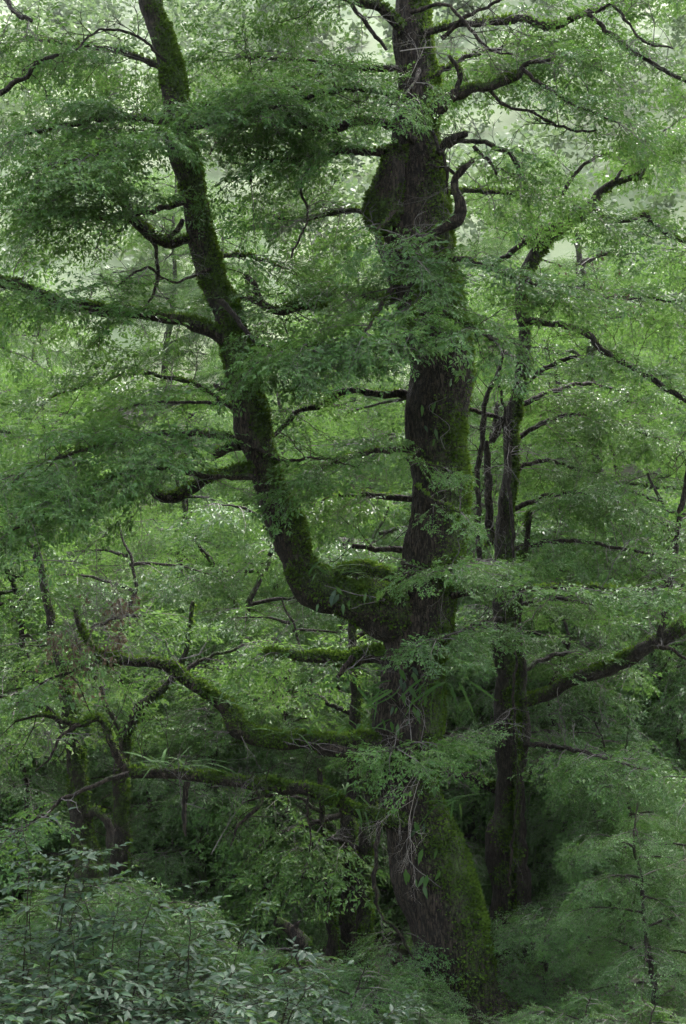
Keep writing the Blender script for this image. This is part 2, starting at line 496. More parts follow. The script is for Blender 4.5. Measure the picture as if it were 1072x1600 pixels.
# ------------------------------------------------------------------ the ground and the hill behind
def terrain():
    ys = np.concatenate([np.arange(-14, 34, 0.5), 34 * (200 / 34) ** np.linspace(0, 1, 70)])
    xs = np.sinh(np.linspace(-3.6, 3.6, 150)) / math.sinh(3.6) * 150
    X, Yg = np.meshgrid(xs, ys)
    Z = ground_h(X, Yg) + 0.05 * fbm(np.stack([X, Yg, X * 0], -1), 1.1, 3)
    V = np.stack([X, Yg, Z], -1).reshape(-1, 3)
    nx, ny = len(xs), len(ys)
    i = np.arange(ny - 1)[:, None] * nx; j = np.arange(nx - 1)[None]
    F = np.stack([i + j, i + j + 1, i + nx + j + 1, i + nx + j], -1).reshape(-1, 4)
    far = V[F].mean(1)[:, 1] > 56
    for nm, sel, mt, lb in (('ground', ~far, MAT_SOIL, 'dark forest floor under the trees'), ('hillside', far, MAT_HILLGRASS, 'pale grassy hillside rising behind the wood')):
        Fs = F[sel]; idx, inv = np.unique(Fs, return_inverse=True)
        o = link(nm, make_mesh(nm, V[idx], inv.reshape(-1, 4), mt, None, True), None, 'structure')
        o['label'] = lb
terrain()

def hill_forest():
    """the misty wood far up the slope that reads as one mass"""
    Vs = []; tn = []
    y = 62.0
    while y < 185:
        half = 0.29 * y + 8
        for _ in range(int(half * 2 / 3.9)):
            x = rng.uniform(-half, half); yy = y + rng.uniform(-2.5, 2.5)
            h = rng.uniform(4.0, 8.5); w = rng.uniform(1.7, 3.0)
            n = int(330 * (0.6 if y > 120 else 1.0))
            sz = 0.40 if y < 100 else 0.55
            cen = np.array((x, yy, float(ground_h(x, yy)) + h * 0.5))
            k = 9
            cl = unit(rng.normal(0, 1, (k, 3))) * (rng.random((k, 1)) ** 0.5) * np.array((w, w, h * 0.5)) * 0.8
            q = cl[rng.integers(k, size=n)] + rng.normal(0, 0.30, (n, 3)) * np.array((w, w, h * 0.32)) * 0.8
            b = cen + q
            d = unit(rng.normal(0, 1, (n, 3)) * np.array((1, 1, 0.5))); u = unit(rng.normal(0, 0.6, (n, 3)) + np.array((0, 0, 1)))
            s = unit(np.cross(u, d)) * (sz * 0.4); l = d * (sz * rng.uniform(.6, 1.3, (n, 1)))
            Vs.append(np.stack([b - l * .5, b + s, b + l * .5, b - s], 1).reshape(-1, 3))
            tn.append(np.clip(rng.normal(rng.uniform(0.2, 0.8), 0.15, n), 0, 1))
        y += 4.2 + (y - 60) * 0.045
    V = np.vstack(Vs); t = np.concatenate(tn)
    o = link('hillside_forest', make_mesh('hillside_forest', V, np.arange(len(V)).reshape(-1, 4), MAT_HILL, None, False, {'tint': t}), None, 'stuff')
    o['label'] = 'pale misty wood covering the far hillside'; o['category'] = 'forest'
    print('hill quads', len(V) // 4)
hill_forest()
print('setting', round(time.time() - T0, 1))

# ------------------------------------------------------------------ the great forked tree
YT = 14.0
tree = thing('forked_tree', 'huge old moss covered tree whose leaning trunk forks into two thick stems', 'tree', (*P(738, 1590, YT)[:2], 0))
trunk_rows = rows_px([(752, 1640, 190), (740, 1592, 150), (727, 1552, 118), (698, 1440, 113), (676, 1370, 107), (657, 1300, 104), (640, 1230, 101), (634, 1170, 99), (637, 1100, 96),
                      (643, 1035, 94), (650, 985, 100), (662, 930, 92), (678, 870, 96), (688, 806, 92), (683, 736, 89), (678, 690, 88), (679, 650, 94), (688, 600, 98), (688, 555, 98),
                      (672, 480, 98), (652, 400, 102), (642, 340, 104), (646, 255, 86), (647, 196, 78), (655, 140, 65), (647, 56, 60), (643, 0, 55), (640, -80, 50), (650, -220, 42), (640, -400, 32), (650, -560, 18)], YT, YT + 0.3)
trunk_rows = [(*r_[:3], r_[3] * 0.94) for r_ in trunk_rows]
trunk, trunk_path = wood('trunk', trunk_rows, tree, MAT_BARK, seg=96, step=0.030, rough=0.28, bark=0.017, moss_amount=0.48, moss_dir=(0.95, 0.1, 0.1), tufts=5200, wobble=0.6)
left_rows = rows_px([(660, 985, 70), (625, 968, 84), (585, 952, 80), (540, 938, 64), (505, 925, 68), (480, 905, 68), (464, 872, 60), (448, 830, 54), (434, 795, 52), (414, 731, 53), (398, 690, 55), (386, 656, 54), (374, 577, 50),
                     (365, 532, 47), (352, 490, 44), (330, 434, 43), (317, 378, 46), (303, 320, 43), (295, 280, 41), (286, 230, 44), (272, 160, 38), (256, 84, 35), (233, 0, 33), (215, -90, 28), (200, -220, 20), (170, -340, 9)], YT, YT - 0.2)
left_rows = [(*r_[:3], r_[3] * 0.92) for r_ in left_rows]
lstem, lpath = wood('stem', left_rows, tree, MAT_BARK, seg=64, step=0.030, rough=0.24, bark=0.008, moss_amount=0.70, moss_dir=(0.60, 0.0, 0.25), tufts=6500, label='thick left stem that bends out of the fork and leans away')
# rounded growth on the upper stem
wood('burl', rows_px([(622, 232, 30), (612, 270, 50), (604, 310, 62), (606, 338, 58), (614, 352, 30)], YT - 0.12), tree, MAT_BARK, seg=28, step=0.03, rough=0.25, moss_amount=0.62, moss_dir=(-0.3, 0, 0.2), tufts=5000, label='bulging mossy growth below the upper branches')

def twig_fan(s, o, d, L, r, depth, wob=0.35, tw=None):
    n = 4
    pts = [np.array(o, float)]; dd = unit(d)
    for i in range(n):
        dd = unit(dd + rng.normal(0, wob, 3) * 0.35 + np.array((0, 0, -0.03)))
        pts.append(pts[-1] + dd * L / n)
    pts = np.array(pts)
    V, F, _ = tube(pts, np.linspace(r, r * 0.45, n + 1), 3); s.add(V, F)
    if depth:
        for i in range(2, n + 1):
            for _ in range(1 if i < n else 2):
                e = unit(pts[i] - pts[i - 1])
                twig_fan(s, pts[i], unit(e + rng.normal(0, 0.55, 3)), L * rng.uniform(0.4, 0.7), r * 0.6, depth - 1, wob)
    return pts
def branch(root, pts, Y0, Y1=None, leafy=None, mat=None, moss=0.5, seg=12, tufts=4200, rough=0.22, tint=0.5, twigs=None, label=None, name='branch', fmat=None, tmpl=None):
    o, q = wood(name, rows_px(pts, Y0, Y1), root, mat or MAT_BARK, seg=seg, step=0.045, rough=rough, moss_amount=moss, moss_dir=(0.1, 0, 0.75), tufts=tufts, label=label)
    nb = int(len(q) * 0.045 / (0.16 if leafy is None else 0.24))
    if nb > 1 and len(q) > 6:
        sp = Soup()
        for _ in range(nb):
            i = int(rng.integers(len(q) // 4, len(q)))
            a = rng.normal(0, 1, 3) * np.array((1, 0.7, 0.9)); a[2] += 0.3
            twig_fan(sp, q[i, :3], a, rng.uniform(0.16, 0.5), min(0.007, q[i, 3] * 0.45 + 0.001), 2 if rng.random() < 0.6 else 1, 0.6)
        V, F, _ = sp.get()
        link('bare_twigs', make_mesh('bare_twigs', V, F, twigs or (MAT_TWIG if rng.random() < 0.6 else MAT_BARK)), o, 'stuff')
    if leafy is not None:
        f = Foliage(tmpl or SPRAYS)
        f.along(q, **leafy)
        n = f.build(o, fmat or MAT_LEAF, twigs, tint + rng.uniform(-0.22, 0.24))
        LEAFCOUNT[root.name] = LEAFCOUNT.get(root.name, 0) + n
    return o, q
def leafy(start=0.2, every=0.15, blen=(0.5, 1.0), **k): return dict(start=start, every=every, blen=blen, **k)

T = tree
# left stem, from the top down
branch(T, [(262, 110, 12), (200, 85, 9), (120, 70, 7), (40, 60, 5)], YT, YT + 0.6, leafy(0.1))
branch(T, [(290, 200, 14), (220, 185, 10), (130, 190, 8), (20, 215, 5)], YT - 0.1, YT - 1.0, leafy(0.1, 0.13))
branch(T, [(284, 190, 12), (255, 205, 10), (180, 230, 7), (90, 260, 5)], YT - 0.3, YT - 1.8, leafy(0.12, 0.13, (0.5, 1.1)))
branch(T, [(285, 205, 12), (330, 190, 9), (390, 175, 7), (440, 165, 4)], YT - 0.3, YT - 1.3, leafy(0.1, 0.13))
branch(T, [(275, 170, 12), (330, 165, 8), (380, 150, 5)], YT, YT + 0.8, leafy(0.1, 0.16))
branch(T, [(300, 310, 12), (240, 330, 9), (150, 340, 7), (40, 330, 5)], YT - 0.1, YT - 0.9, leafy(0.2))
branch(T, [(312, 377, 15), (265, 380, 14), (235, 368, 14), (214, 350, 14), (204, 330, 13), (199, 308, 12)], YT - 0.1, YT - 0.3, moss=0.6, rough=0.35, label='knotty crooked stub ending in an upturned snag')
branch(T, [(204, 338, 8), (180, 305, 5), (160, 290, 4), (110, 300, 3)], YT - 0.3, YT - 1.0, leafy(0.3, 0.14), moss=0.3)
branch(T, [(262, 376, 8), (275, 360, 9), (286, 345, 8)], YT - 0.15, moss=0.4)
branch(T, [(235, 372, 7), (246, 400, 6), (247, 435, 6), (241, 455, 5), (228, 480, 3)], YT - 0.2, moss=0.3, tufts=0)
branch(T, [(352, 528, 24), (315, 513, 19), (282, 504, 18), (222, 491, 18), (151, 484, 19), (111, 480, 17), (60, 463, 17), (30, 448, 17), (0, 440, 17), (-70, 425, 14), (-140, 440, 7)], YT - 0.15, YT - 0.9, leafy(0.15, 0.15, (0.5, 1.1), droop=0.35), moss=0.5, rough=0.28, label='long dark limb reaching far to the left edge')
branch(T, [(352, 630, 6), (300, 628, 5), (225, 631, 4), (190, 640, 2)], YT - 0.2, YT - 0.8, leafy(0.45, 0.2, (0.3, 0.6)), moss=0.3, tufts=0)
branch(T, [(352, 608, 10), (340, 603, 8), (336, 600, 4)], YT - 0.25, moss=0.2, tufts=0)
branch(T, [(395, 735, 18), (355, 735, 16), (320, 748, 18), (288, 769, 18), (262, 777, 15), (243, 769, 10), (232, 760, 6)], YT - 0.2, YT - 0.6, moss=0.65, rough=0.3)
branch(T, [(395, 745, 12), (355, 745, 9), (300, 740, 8), (280, 730, 6), (180, 745, 5), (90, 790, 4), (20, 830, 3)], YT - 0.3, YT - 1.7, leafy(0.3, 0.12, (0.5, 1.1), droop=0.3), moss=0.5)
branch(T, [(378, 695, 18), (355, 705, 16), (338, 713, 13)], YT + 0.1, YT + 0.4, moss=0.4)
branch(T, [(392, 690, 12), (300, 675, 9), (190, 690, 7), (80, 720, 5), (-10, 770, 4)], YT, YT - 1.5, leafy(0.15, 0.12, (0.5, 1.2), droop=0.3))
branch(T, [(384, 650, 9), (300, 600, 7), (200, 585, 5), (80, 620, 3)], YT + 0.1, YT + 0.9, leafy(0.2, 0.14))
branch(T, [(345, 470, 9), (420, 545, 6), (520, 545, 5), (560, 530, 3)], YT - 0.4, YT - 0.9, leafy(0.3, 0.2, (0.3, 0.7)), moss=0.1, tufts=0, mat=MAT_BARK2)
branch(T, [(335, 400, 8), (390, 400, 6), (450, 420, 4)], YT + 0.2, YT + 1.2, leafy(0.2, 0.18))
# right stem, from the top down
branch(T, [(628, 45, 18), (607, 25, 16), (584, 13, 14), (542, 0, 11), (480, -25, 8), (420, -20, 5)], YT, YT - 0.6, leafy(0.35, 0.15), moss=0.6)
branch(T, [(604, 78, 6), (587, 56, 7), (570, 34, 7), (552, 6, 7), (540, -30, 6)], YT - 0.35, moss=0.0, tufts=0, mat=MAT_BARK2)
branch(T, [(650, 222, 16), (626, 204, 17), (610, 194, 15), (576, 187, 14), (545, 193, 17), (519, 200, 14), (494, 199, 13), (468, 191, 11), (449, 178, 9), (446, 164, 7), (458, 141, 5), (499, 116, 3)], YT - 0.3, YT - 0.6, leafy(0.45, 0.2, (0.4, 0.9)), moss=0.5, rough=0.3)
branch(T, [(640, 110, 12), (560, 105, 9), (470, 95, 7), (390, 90, 5), (340, 95, 3)], YT, YT + 0.8, leafy(0.15, 0.13))
branch(T, [(635, 150, 12), (560, 140, 9), (470, 150, 6), (400, 150, 4)], YT - 0.2, YT - 1.2, leafy(0.2, 0.13))
branch(T, [(636, 235, 14), (590, 238, 13), (537, 237, 12), (504, 242, 9), (448, 249, 7), (413, 252, 6), (394, 262, 6), (391, 282, 5)], YT - 0.1, YT - 0.5, leafy(0.3, 0.17, (0.4, 0.9), droop=0.35), moss=0.5, rough=0.3)
branch(T, [(625, 330, 10), (540, 330, 8), (460, 345, 6), (400, 330, 4)], YT, YT + 0.9, leafy(0.2, 0.16))
branch(T, [(660, 470, 16), (600, 462, 15), (550, 455, 16), (520, 458, 18), (480, 475, 19), (445, 488, 16), (425, 485, 13), (403, 474, 10), (374, 465, 7)], YT + 0.1, YT + 0.2, leafy(0.25, 0.2, (0.4, 0.8)), moss=0.75, rough=0.35)
branch(T, [(412, 480, 9), (404, 458, 9), (398, 442, 9), (387, 431, 8)], YT + 0.15, moss=0.4, rough=0.4)
branch(T, [(655, 420, 14), (625, 435, 10), (600, 470, 8), (570, 520, 5)], YT - 0.4, YT - 1.5, leafy(0.15, 0.19, (0.4, 0.9), droop=0.3, sp=0.16))
branch(T, [(668, 450, 14), (690, 470, 10), (720, 500, 8), (770, 530, 5)], YT - 0.4, YT - 1.5, leafy(0.15, 0.19, (0.4, 0.9), droop=0.3, sp=0.16))
branch(T, [(662, 400, 12), (655, 420, 9), (650, 470, 7), (640, 520, 5)], YT - 0.4, YT - 1.6, leafy(0.2, 0.22, (0.3, 0.7), droop=0.3, sp=0.16))
branch(T, [(615, 330, 8), (590, 360, 6), (600, 385, 5), (640, 400, 3)], YT - 0.5, YT - 1.2, leafy(0.2, 0.14, (0.3, 0.6), droop=0.35))
branch(T, [(650, 560, 12), (590, 545, 9), (500, 540, 7), (430, 550, 4)], YT - 0.2, YT - 1.3, leafy(0.3, 0.12, (0.5, 1.0), droop=0.3))
branch(T, [(655, 620, 14), (600, 616, 12), (540, 610, 11), (504, 631, 10), (468, 642, 8), (443, 666, 8), (427, 684, 6)], YT + 0.2, YT + 0.4, leafy(0.5, 0.25, (0.3, 0.6)), moss=0.35, rough=0.3)
branch(T, [(640, 700, 14), (590, 705, 9), (540, 715, 7), (490, 740, 4)], YT - 0.2, YT - 0.5, leafy(0.3, 0.10, (0.4, 0.8), droop=0.25))
branch(T, [(650, 780, 12), (580, 775, 8), (530, 775, 6), (490, 790, 4)], YT + 0.1, YT + 0.6, leafy(0.3, 0.11, (0.4, 0.8), droop=0.25))
branch(T, [(655, 700, 8), (640, 720, 6), (690, 730, 3)], YT - 0.5, YT - 1.2, leafy(0.5, 0.3, (0.15, 0.25), droop=0.35, sc=0.65))
branch(T, [(650, 760, 8), (665, 775, 6), (720, 800, 3)], YT - 0.5, YT - 1.2, leafy(0.5, 0.25, (0.15, 0.3), droop=0.35, sc=0.65))
branch(T, [(650, 857, 12), (600, 858, 9), (575, 856, 9), (548, 852, 7)], YT + 0.2, moss=0.1, tufts=0)
branch(T, [(640, 930, 18), (618, 905, 16), (595, 893, 15), (562, 886, 15), (537, 890, 14), (524, 899, 9)], YT + 0.1, YT - 0.1, moss=0.9, tufts=9000, label='arching branch thick with bright moss above the fork')
branch(T, [(705, 930, 12), (735, 926, 9), (764, 918, 8), (854, 920, 7), (915, 916, 6), (960, 922, 6), (1036, 920, 5), (1090, 925, 4)], YT - 0.1, YT - 0.9, leafy(0.3, 0.2, (0.4, 0.8), droop=0.25), moss=0.5)
branch(T, [(650, 1030, 24), (600, 1026, 24), (560, 1030, 22), (520, 1028, 17), (480, 1028, 14), (440, 1024, 12), (412, 1020, 8)], YT, YT + 0.3, leafy(0.4, 0.25, (0.3, 0.7), droop=0.5), moss=0.75, tufts=7000, rough=0.3)
branch(T, [(552, 1026, 9), (540, 1040, 8), (527, 1058, 6)], YT - 0.05, moss=0.0, tufts=0)
branch(T, [(630, 1165, 34), (580, 1163, 28), (519, 1157, 25), (468, 1157, 24), (418, 1160, 25), (373, 1140, 26), (348, 1108, 22), (302, 1075, 17), (262, 1045, 14), (212, 1037, 13), (166, 1030, 12), (146, 1013, 10), (126, 983, 8), (118, 955, 5)], YT - 0.1, YT - 0.5, leafy(0.8, 0.3, (0.2, 0.5), droop=0.4), moss=0.72, tufts=7000, seg=20, rough=0.25, label='thick mossy limb winding out to the left below the fork')
branch(T, [(592, 1172, 26), (555, 1173, 22), (510, 1173, 16), (496, 1176, 8)], YT - 0.25, moss=0.15, rough=0.3)
branch(T, [(170, 1031, 7), (140, 1038, 5), (100, 1052, 4), (62, 1070, 3)], YT - 0.4, YT - 0.7, leafy(0.6, 0.3, (0.2, 0.4)), moss=0.2, tufts=0)
branch(T, [(632, 1288, 34), (595, 1280, 22), (562, 1266, 19), (532, 1253, 18), (504, 1241, 18), (453, 1231, 18), (383, 1224, 17), (332, 1216, 17), (282, 1214, 16), (242, 1211, 15), (203, 1207, 15), (186, 1186, 13), (171, 1156, 11), (160, 1126, 11), (140, 1127, 9), (121, 1133, 8), (65, 1118, 5), (25, 1126, 3)], YT - 0.2, YT - 0.8, moss=0.6, tufts=5500, seg=18, rough=0.28, label='lower limb running level to the left and kinking upward at its end')
branch(T, [(200, 1209, 9), (160, 1222, 7), (110, 1242, 6), (70, 1270, 5), (10, 1312, 3)], YT - 0.7, YT - 1.2, leafy(0.5, 0.25, (0.2, 0.5)), moss=0.2, tufts=0)
branch(T, [(293, 1222, 9), (290, 1245, 8), (287, 1270, 7), (290, 1305, 4)], YT - 0.6, moss=0.2, tufts=0, rough=0.4)
branch(T, [(402, 1232, 8), (407, 1250, 8), (396, 1270, 7), (376, 1288, 5), (360, 1320, 3)], YT - 0.5, YT - 0.6, moss=0.3, tufts=0, rough=0.4)
branch(T, [(121, 1133, 6), (95, 1150, 5), (80, 1180, 4), (55, 1205, 2)], YT - 0.8, YT - 1.0, moss=0.1, tufts=0)
branch(T, [(672, 178, 26), (699, 157, 21), (718, 143, 19), (744, 137, 15), (772, 132, 15), (794, 123, 15), (812, 112, 13), (819, 99, 8), (854, 96, 5), (890, 90, 4), (940, 110, 3)], YT - 0.2, YT - 0.6, leafy(0.6, 0.2, (0.4, 0.8)), moss=0.45, rough=0.25)
branch(T, [(716, 143, 10), (716, 118, 9), (713, 104, 9), (701, 89, 5)], YT - 0.3, moss=0.3, rough=0.35)
branch(T, [(817, 108, 7), (844, 131, 6), (890, 160, 4), (960, 190, 3)], YT - 0.6, YT - 0.9, leafy(0.3, 0.18, (0.4, 0.8)), moss=0.2, tufts=0)
branch(T, [(660, 52, 14), (702, 42, 11), (738, 39, 11), (789, 33, 13), (819, 28, 13), (864, 42, 13), (895, 30, 11), (925, 18, 9), (975, 0, 8), (1040, -30, 6)], YT, YT + 0.3, leafy(0.3, 0.2, (0.4, 0.9)), moss=0.4)
branch(T, [(918, 22, 8), (950, 48, 8), (985, 78, 8), (1026, 103, 7), (1075, 128, 7), (1130, 150, 5)], YT + 0.2, YT - 0.2, leafy(0.3, 0.2, (0.4, 0.8)), moss=0.2, tufts=0)
branch(T, [(640, 388, 12), (654, 375, 11), (682, 361, 13), (705, 352, 19), (717, 341, 19), (720, 322, 18), (714, 296, 15), (713, 280, 13), (722, 268, 12), (738, 252, 9)], YT - 0.45, YT - 0.6, moss=0.35, rough=0.3, label='hook shaped dead snag bending upward beside the stem')
branch(T, [(712, 273, 6), (699, 263, 5), (671, 258, 4)], YT - 0.55, moss=0.2, tufts=0)
branch(T, [(684, 240, 14), (705, 218, 13), (727, 207, 11)], YT - 0.3, YT - 0.4, moss=0.4, rough=0.3)
branch(T, [(700, 230, 8), (715, 222, 7), (738, 221, 7), (764, 224, 8), (789, 238, 8), (806, 252, 8), (809, 265, 5)], YT - 0.3, YT - 0.5, leafy(0.6, 0.25, (0.3, 0.6)), moss=0.3, tufts=0, rough=0.3)
branch(T, [(740, 228, 6), (764, 252, 6), (776, 273, 4)], YT - 0.4, moss=0.2, tufts=0)
branch(T, [(674, 202, 5), (685, 230, 6), (697, 260, 5), (700, 300, 4)], YT - 0.55, moss=0.0, tufts=0, mat=MAT_BARK2)
branch(T, [(660, 130, 10), (730, 90, 7), (820, 70, 5), (880, 80, 3)], YT, YT + 1.0, leafy(0.15, 0.15))
branch(T, [(670, 300, 10), (760, 300, 7), (850, 310, 5), (900, 320, 3)], YT + 0.1, YT + 1.0, leafy(0.3, 0.16))
branch(T, [(680, 400, 10), (740, 410, 8), (820, 440, 6), (900, 450, 4)], YT - 0.2, YT - 0.7, leafy(0.25, 0.16, (0.4, 0.9)))
branch(T, [(655, 110, 8), (650, 125, 6), (630, 150, 4), (610, 165, 3)], YT - 0.3, YT - 1.2, leafy(0.2, 0.16, (0.25, 0.5), droop=0.4, sc=0.8), moss=0.2, tufts=0)
# thin dark branches that show against the pale gaps
for pts in ([(690, 60, 8), (740, 20, 7), (800, -10, 5)], [(760, 135, 6), (790, 165, 5), (830, 175, 5), (880, 200, 4), (930, 205, 3)], [(640, 20, 7), (700, 10, 6), (760, 75, 5), (800, 85, 3)], [(930, 20, 5), (960, 10, 5), (1000, 60, 4), (1050, 75, 3)],
            [(0, 146, 9), (35, 121, 8), (60, 98, 7), (91, 86, 5)], [(5, -5, 9), (25, 20, 8), (50, 33, 6)], [(262, 100, 5), (220, 60, 5), (160, 45, 4), (118, 78, 3)], [(498, 240, 5), (470, 290, 5), (480, 340, 4), (455, 400, 3)], [(330, 420, 5), (270, 440, 4), (225, 420, 4), (180, 450, 3)], [(400, 700, 5), (450, 720, 5), (500, 715, 4), (560, 730, 3)]):
    branch(T, pts, YT - 0.25, YT - 0.7, None, moss=0.15, tufts=0, seg=8, rough=0.3)
# the crown goes on above the picture
for i in range(9):
    k = i / 8.0
    b = trunk_path[int(len(trunk_path) * (0.86 + 0.13 * k))] if i % 2 else lpath[int(len(lpath) * (0.95 + 0.045 * k))]
    az = i * 2.4 + 0.6
    L = 3.4 - 1.4 * k
    d = np.array((math.cos(az), math.sin(az), 0.25))
    rows = [(*(b[:3] + d * L * u + np.array((0, 0, 0.25 * math.sin(u * 3) - 0.4 * u * u))), 0.06 * (1 - u) + 0.008) for u in np.linspace(0, 1, 6)]
    o, q = wood('branch', rows, T, MAT_BARK, seg=8, step=0.12, tufts=0)
    f = Foliage(SPRAYS_FAR); f.along(q, 0.15, 0.16, (0.8, 1.5), droop=0.25); LEAFCOUNT['forked_tree'] += f.build(o)
print('main tree', round(time.time() - T0, 1), LEAFCOUNT)

# ------------------------------------------------------------------ the slimmer tree to its right
YB = 16.4
tb = thing('slim_tree', 'slimmer dark trunk with mossy edge standing close behind the great tree', 'tree', (*P(786, 1530, YB)[:2], 0))
wood('trunk', rows_px([(796, 1600, 56), (790, 1523, 42), (785, 1463, 37), (783, 1362, 36), (790, 1261, 34), (793, 1160, 38), (790, 1085, 36), (788, 1034, 32), (787, 973, 29), (789, 832, 26), (794, 747, 20), (799, 671, 18), (806, 631, 18), (814, 580, 18), (817, 530, 18), (812, 470, 18), (835, 400, 19), (872, 360, 20),
                      (897, 337, 19), (925, 320, 16), (937, 300, 13), (955, 287, 11), (990, 277, 8), (1010, 262, 4)], YB, YB - 0.6), tb, MAT_BARK2, seg=40, step=0.04, rough=0.2, bark=0.006, moss_amount=0.58, moss_dir=(0.8, 0, 0.1), tufts=4500)
B = tb
branch(B, [(769, 415, 9), (814, 384, 10), (854, 358, 12), (880, 352, 12)], YB - 0.75, moss=0.2, tufts=0, mat=MAT_BARK2)
branch(B, [(924, 322, 11), (945, 338, 10), (972, 346, 9), (992, 342, 8), (1010, 335, 8), (1022, 350, 7), (1040, 366, 6), (1072, 377, 5)], YB - 0.6, YB - 0.9, leafy(0.4, 0.2, (0.3, 0.7)), moss=0.35, mat=MAT_BARK2)
branch(B, [(875, 340, 7), (882, 300, 6), (905, 264, 6), (930, 245, 5), (965, 236, 4), (1020, 215, 3)], YB - 0.7, YB - 1.0, leafy(0.5, 0.2, (0.4, 0.8)), moss=0.0, tufts=0, mat=MAT_BARK2)
branch(B, [(962, 280, 6), (985, 250, 5), (1010, 222, 4), (1060, 190, 3)], YB - 0.7, YB - 0.4, leafy(0.4, 0.2), moss=0.1, tufts=0, mat=MAT_BARK2)
branch(B, [(815, 500, 12), (885, 509, 10), (930, 536, 10), (970, 567, 10), (1031, 600, 10), (1075, 628, 9), (1130, 660, 5)], YB - 0.5, YB - 1.6, leafy(0.35, 0.2, (0.4, 0.8)), moss=0.2, mat=MAT_BARK2)
branch(B, [(815, 485, 10), (870, 468, 8), (960, 465, 6), (1072, 470, 4)], YB - 0.4, YB - 1.2, leafy(0.2, 0.16), moss=0.2)
branch(B, [(749, 900, 10), (749, 862, 9), (746, 757, 9), (752, 690, 9), (762, 620, 8), (779, 575, 7), (790, 530, 4)], YB - 0.5, moss=0.2, tufts=1500, mat=MAT_BARK2, label='thin upright stem beside the slim trunk')
branch(B, [(803, 880, 5), (800, 800, 6), (796, 757, 6), (793, 690, 6), (788, 640, 5), (778, 598, 4)], YB - 0.9, moss=0.0, tufts=0, mat=MAT_BARK2, label='bare climbing stem')
branch(B, [(768, 690, 11), (789, 652, 12), (806, 626, 12), (834, 590, 9), (875, 565, 7), (900, 558, 5)], YB - 0.2, YB - 0.5, leafy(0.5, 0.2, (0.4, 0.8)), moss=0.2, mat=MAT_BARK2)
branch(B, [(733, 638, 6), (764, 649, 7), (784, 653, 7)], YB - 0.3, moss=0.1, tufts=0)
branch(B, [(760, 690, 10), (765, 780, 12), (770, 850, 14)], YB + 0.2, moss=0.3, mat=MAT_BARK2)
branch(B, [(792, 1106, 24), (814, 1100, 19), (854, 1086, 18), (905, 1065, 18), (950, 1043, 20), (995, 1019, 21), (1036, 998, 22), (1080, 976, 21), (1150, 950, 16)], YB - 0.1, YB - 0.8, None, moss=0.5, mat=MAT_BARK2, seg=16, label='bare limb rising to the right edge')
branch(B, [(1030, 995, 10), (1041, 948, 11), (1051, 883, 10), (1061, 812, 9), (1073, 750, 8), (1082, 690, 5)], YB - 0.75, moss=0.1, tufts=0, mat=MAT_BARK2, label='straight upright shoot growing from the limb')
branch(B, [(1020, 1003, 8), (1050, 1015, 6), (1080, 1035, 4)], YB - 0.8, moss=0.2, tufts=0)
branch(B, [(780, 1232, 18), (733, 1212, 14), (698, 1206, 10)], YB + 0.2, moss=0.5)
for pts, y1, sc in [([(800, 690, 9), (880, 650, 7), (960, 660, 5), (1040, 690, 3)], 0.3, 1.0), ([(800, 640, 9), (900, 600, 7), (1000, 620, 4)], 1.0, 1.0), ([(792, 800, 9), (880, 770, 7), (980, 790, 5), (1060, 830, 3)], -0.6, 1.0),
                    ([(790, 860, 9), (870, 845, 7), (960, 855, 5), (1050, 875, 3)], -1.2, 0.9), ([(788, 950, 9), (860, 935, 7), (930, 945, 4)], 0.5, 0.8), ([(790, 740, 8), (850, 720, 6), (930, 740, 4)], 0.6, 1.0), ([(805, 560, 8), (770, 540, 5), (750, 560, 3)], 1.6, 0.8)]:
    branch(B, pts, YB - 0.1, YB + y1, leafy(0.15, 0.14, (0.4, 0.9), droop=0.35, sc=sc), moss=0.2, tufts=0)
# long sprays that reach forward across the great trunk
for pts, y1 in [([(792, 905, 9), (770, 880, 7), (730, 878, 5), (690, 895, 3)], -3.4), ([(788, 965, 9), (760, 972, 7), (725, 985, 5), (680, 1000, 3)], -3.5), ([(792, 1165, 10), (760, 1150, 7), (690, 1152, 5), (610, 1172, 3)], -3.6)]:
    branch(B, pts, YB - 0.2, YB + y1, leafy(0.25, 0.13, (0.3, 0.6), droop=0.3, sc=0.85), moss=0.1, tufts=0, mat=MAT_BARK2)
branch(B, [(795, 1165, 10), (860, 1165, 7), (930, 1180, 5), (1000, 1200, 3)], YB - 0.1, YB - 2.2, leafy(0.3, 0.15, (0.3, 0.7), droop=0.4), moss=0.1, tufts=0)

YC = 16.1
tc_ = thing('slim_tree', 'thin pale edged trunk half hidden behind the slimmer tree', 'tree', (*P(828, 1545, YC)[:2], 0))
wood('trunk', rows_px([(838, 1600, 40), (830, 1540, 28), (824, 1488, 25), (818, 1387, 22), (812, 1312, 18), (813, 1226, 15), (820, 1100, 13), (812, 960, 11), (830, 800, 8)], YC), tc_, MAT_BARK2, seg=24, step=0.05, rough=0.2, moss_amount=0.45, moss_dir=(-0.7, 0, 0.1), tufts=3000)
branch(tc_, [(813, 1226, 8), (850, 1180, 6), (900, 1165, 4)], YC, YC + 0.6, leafy(0.2, 0.16), tufts=0)
branch(tc_, [(815, 1050, 8), (880, 1020, 6), (940, 1030, 4)], YC, YC + 0.8, leafy(0.2, 0.16), tufts=0)
print('right trees', round(time.time() - T0, 1), LEAFCOUNT)

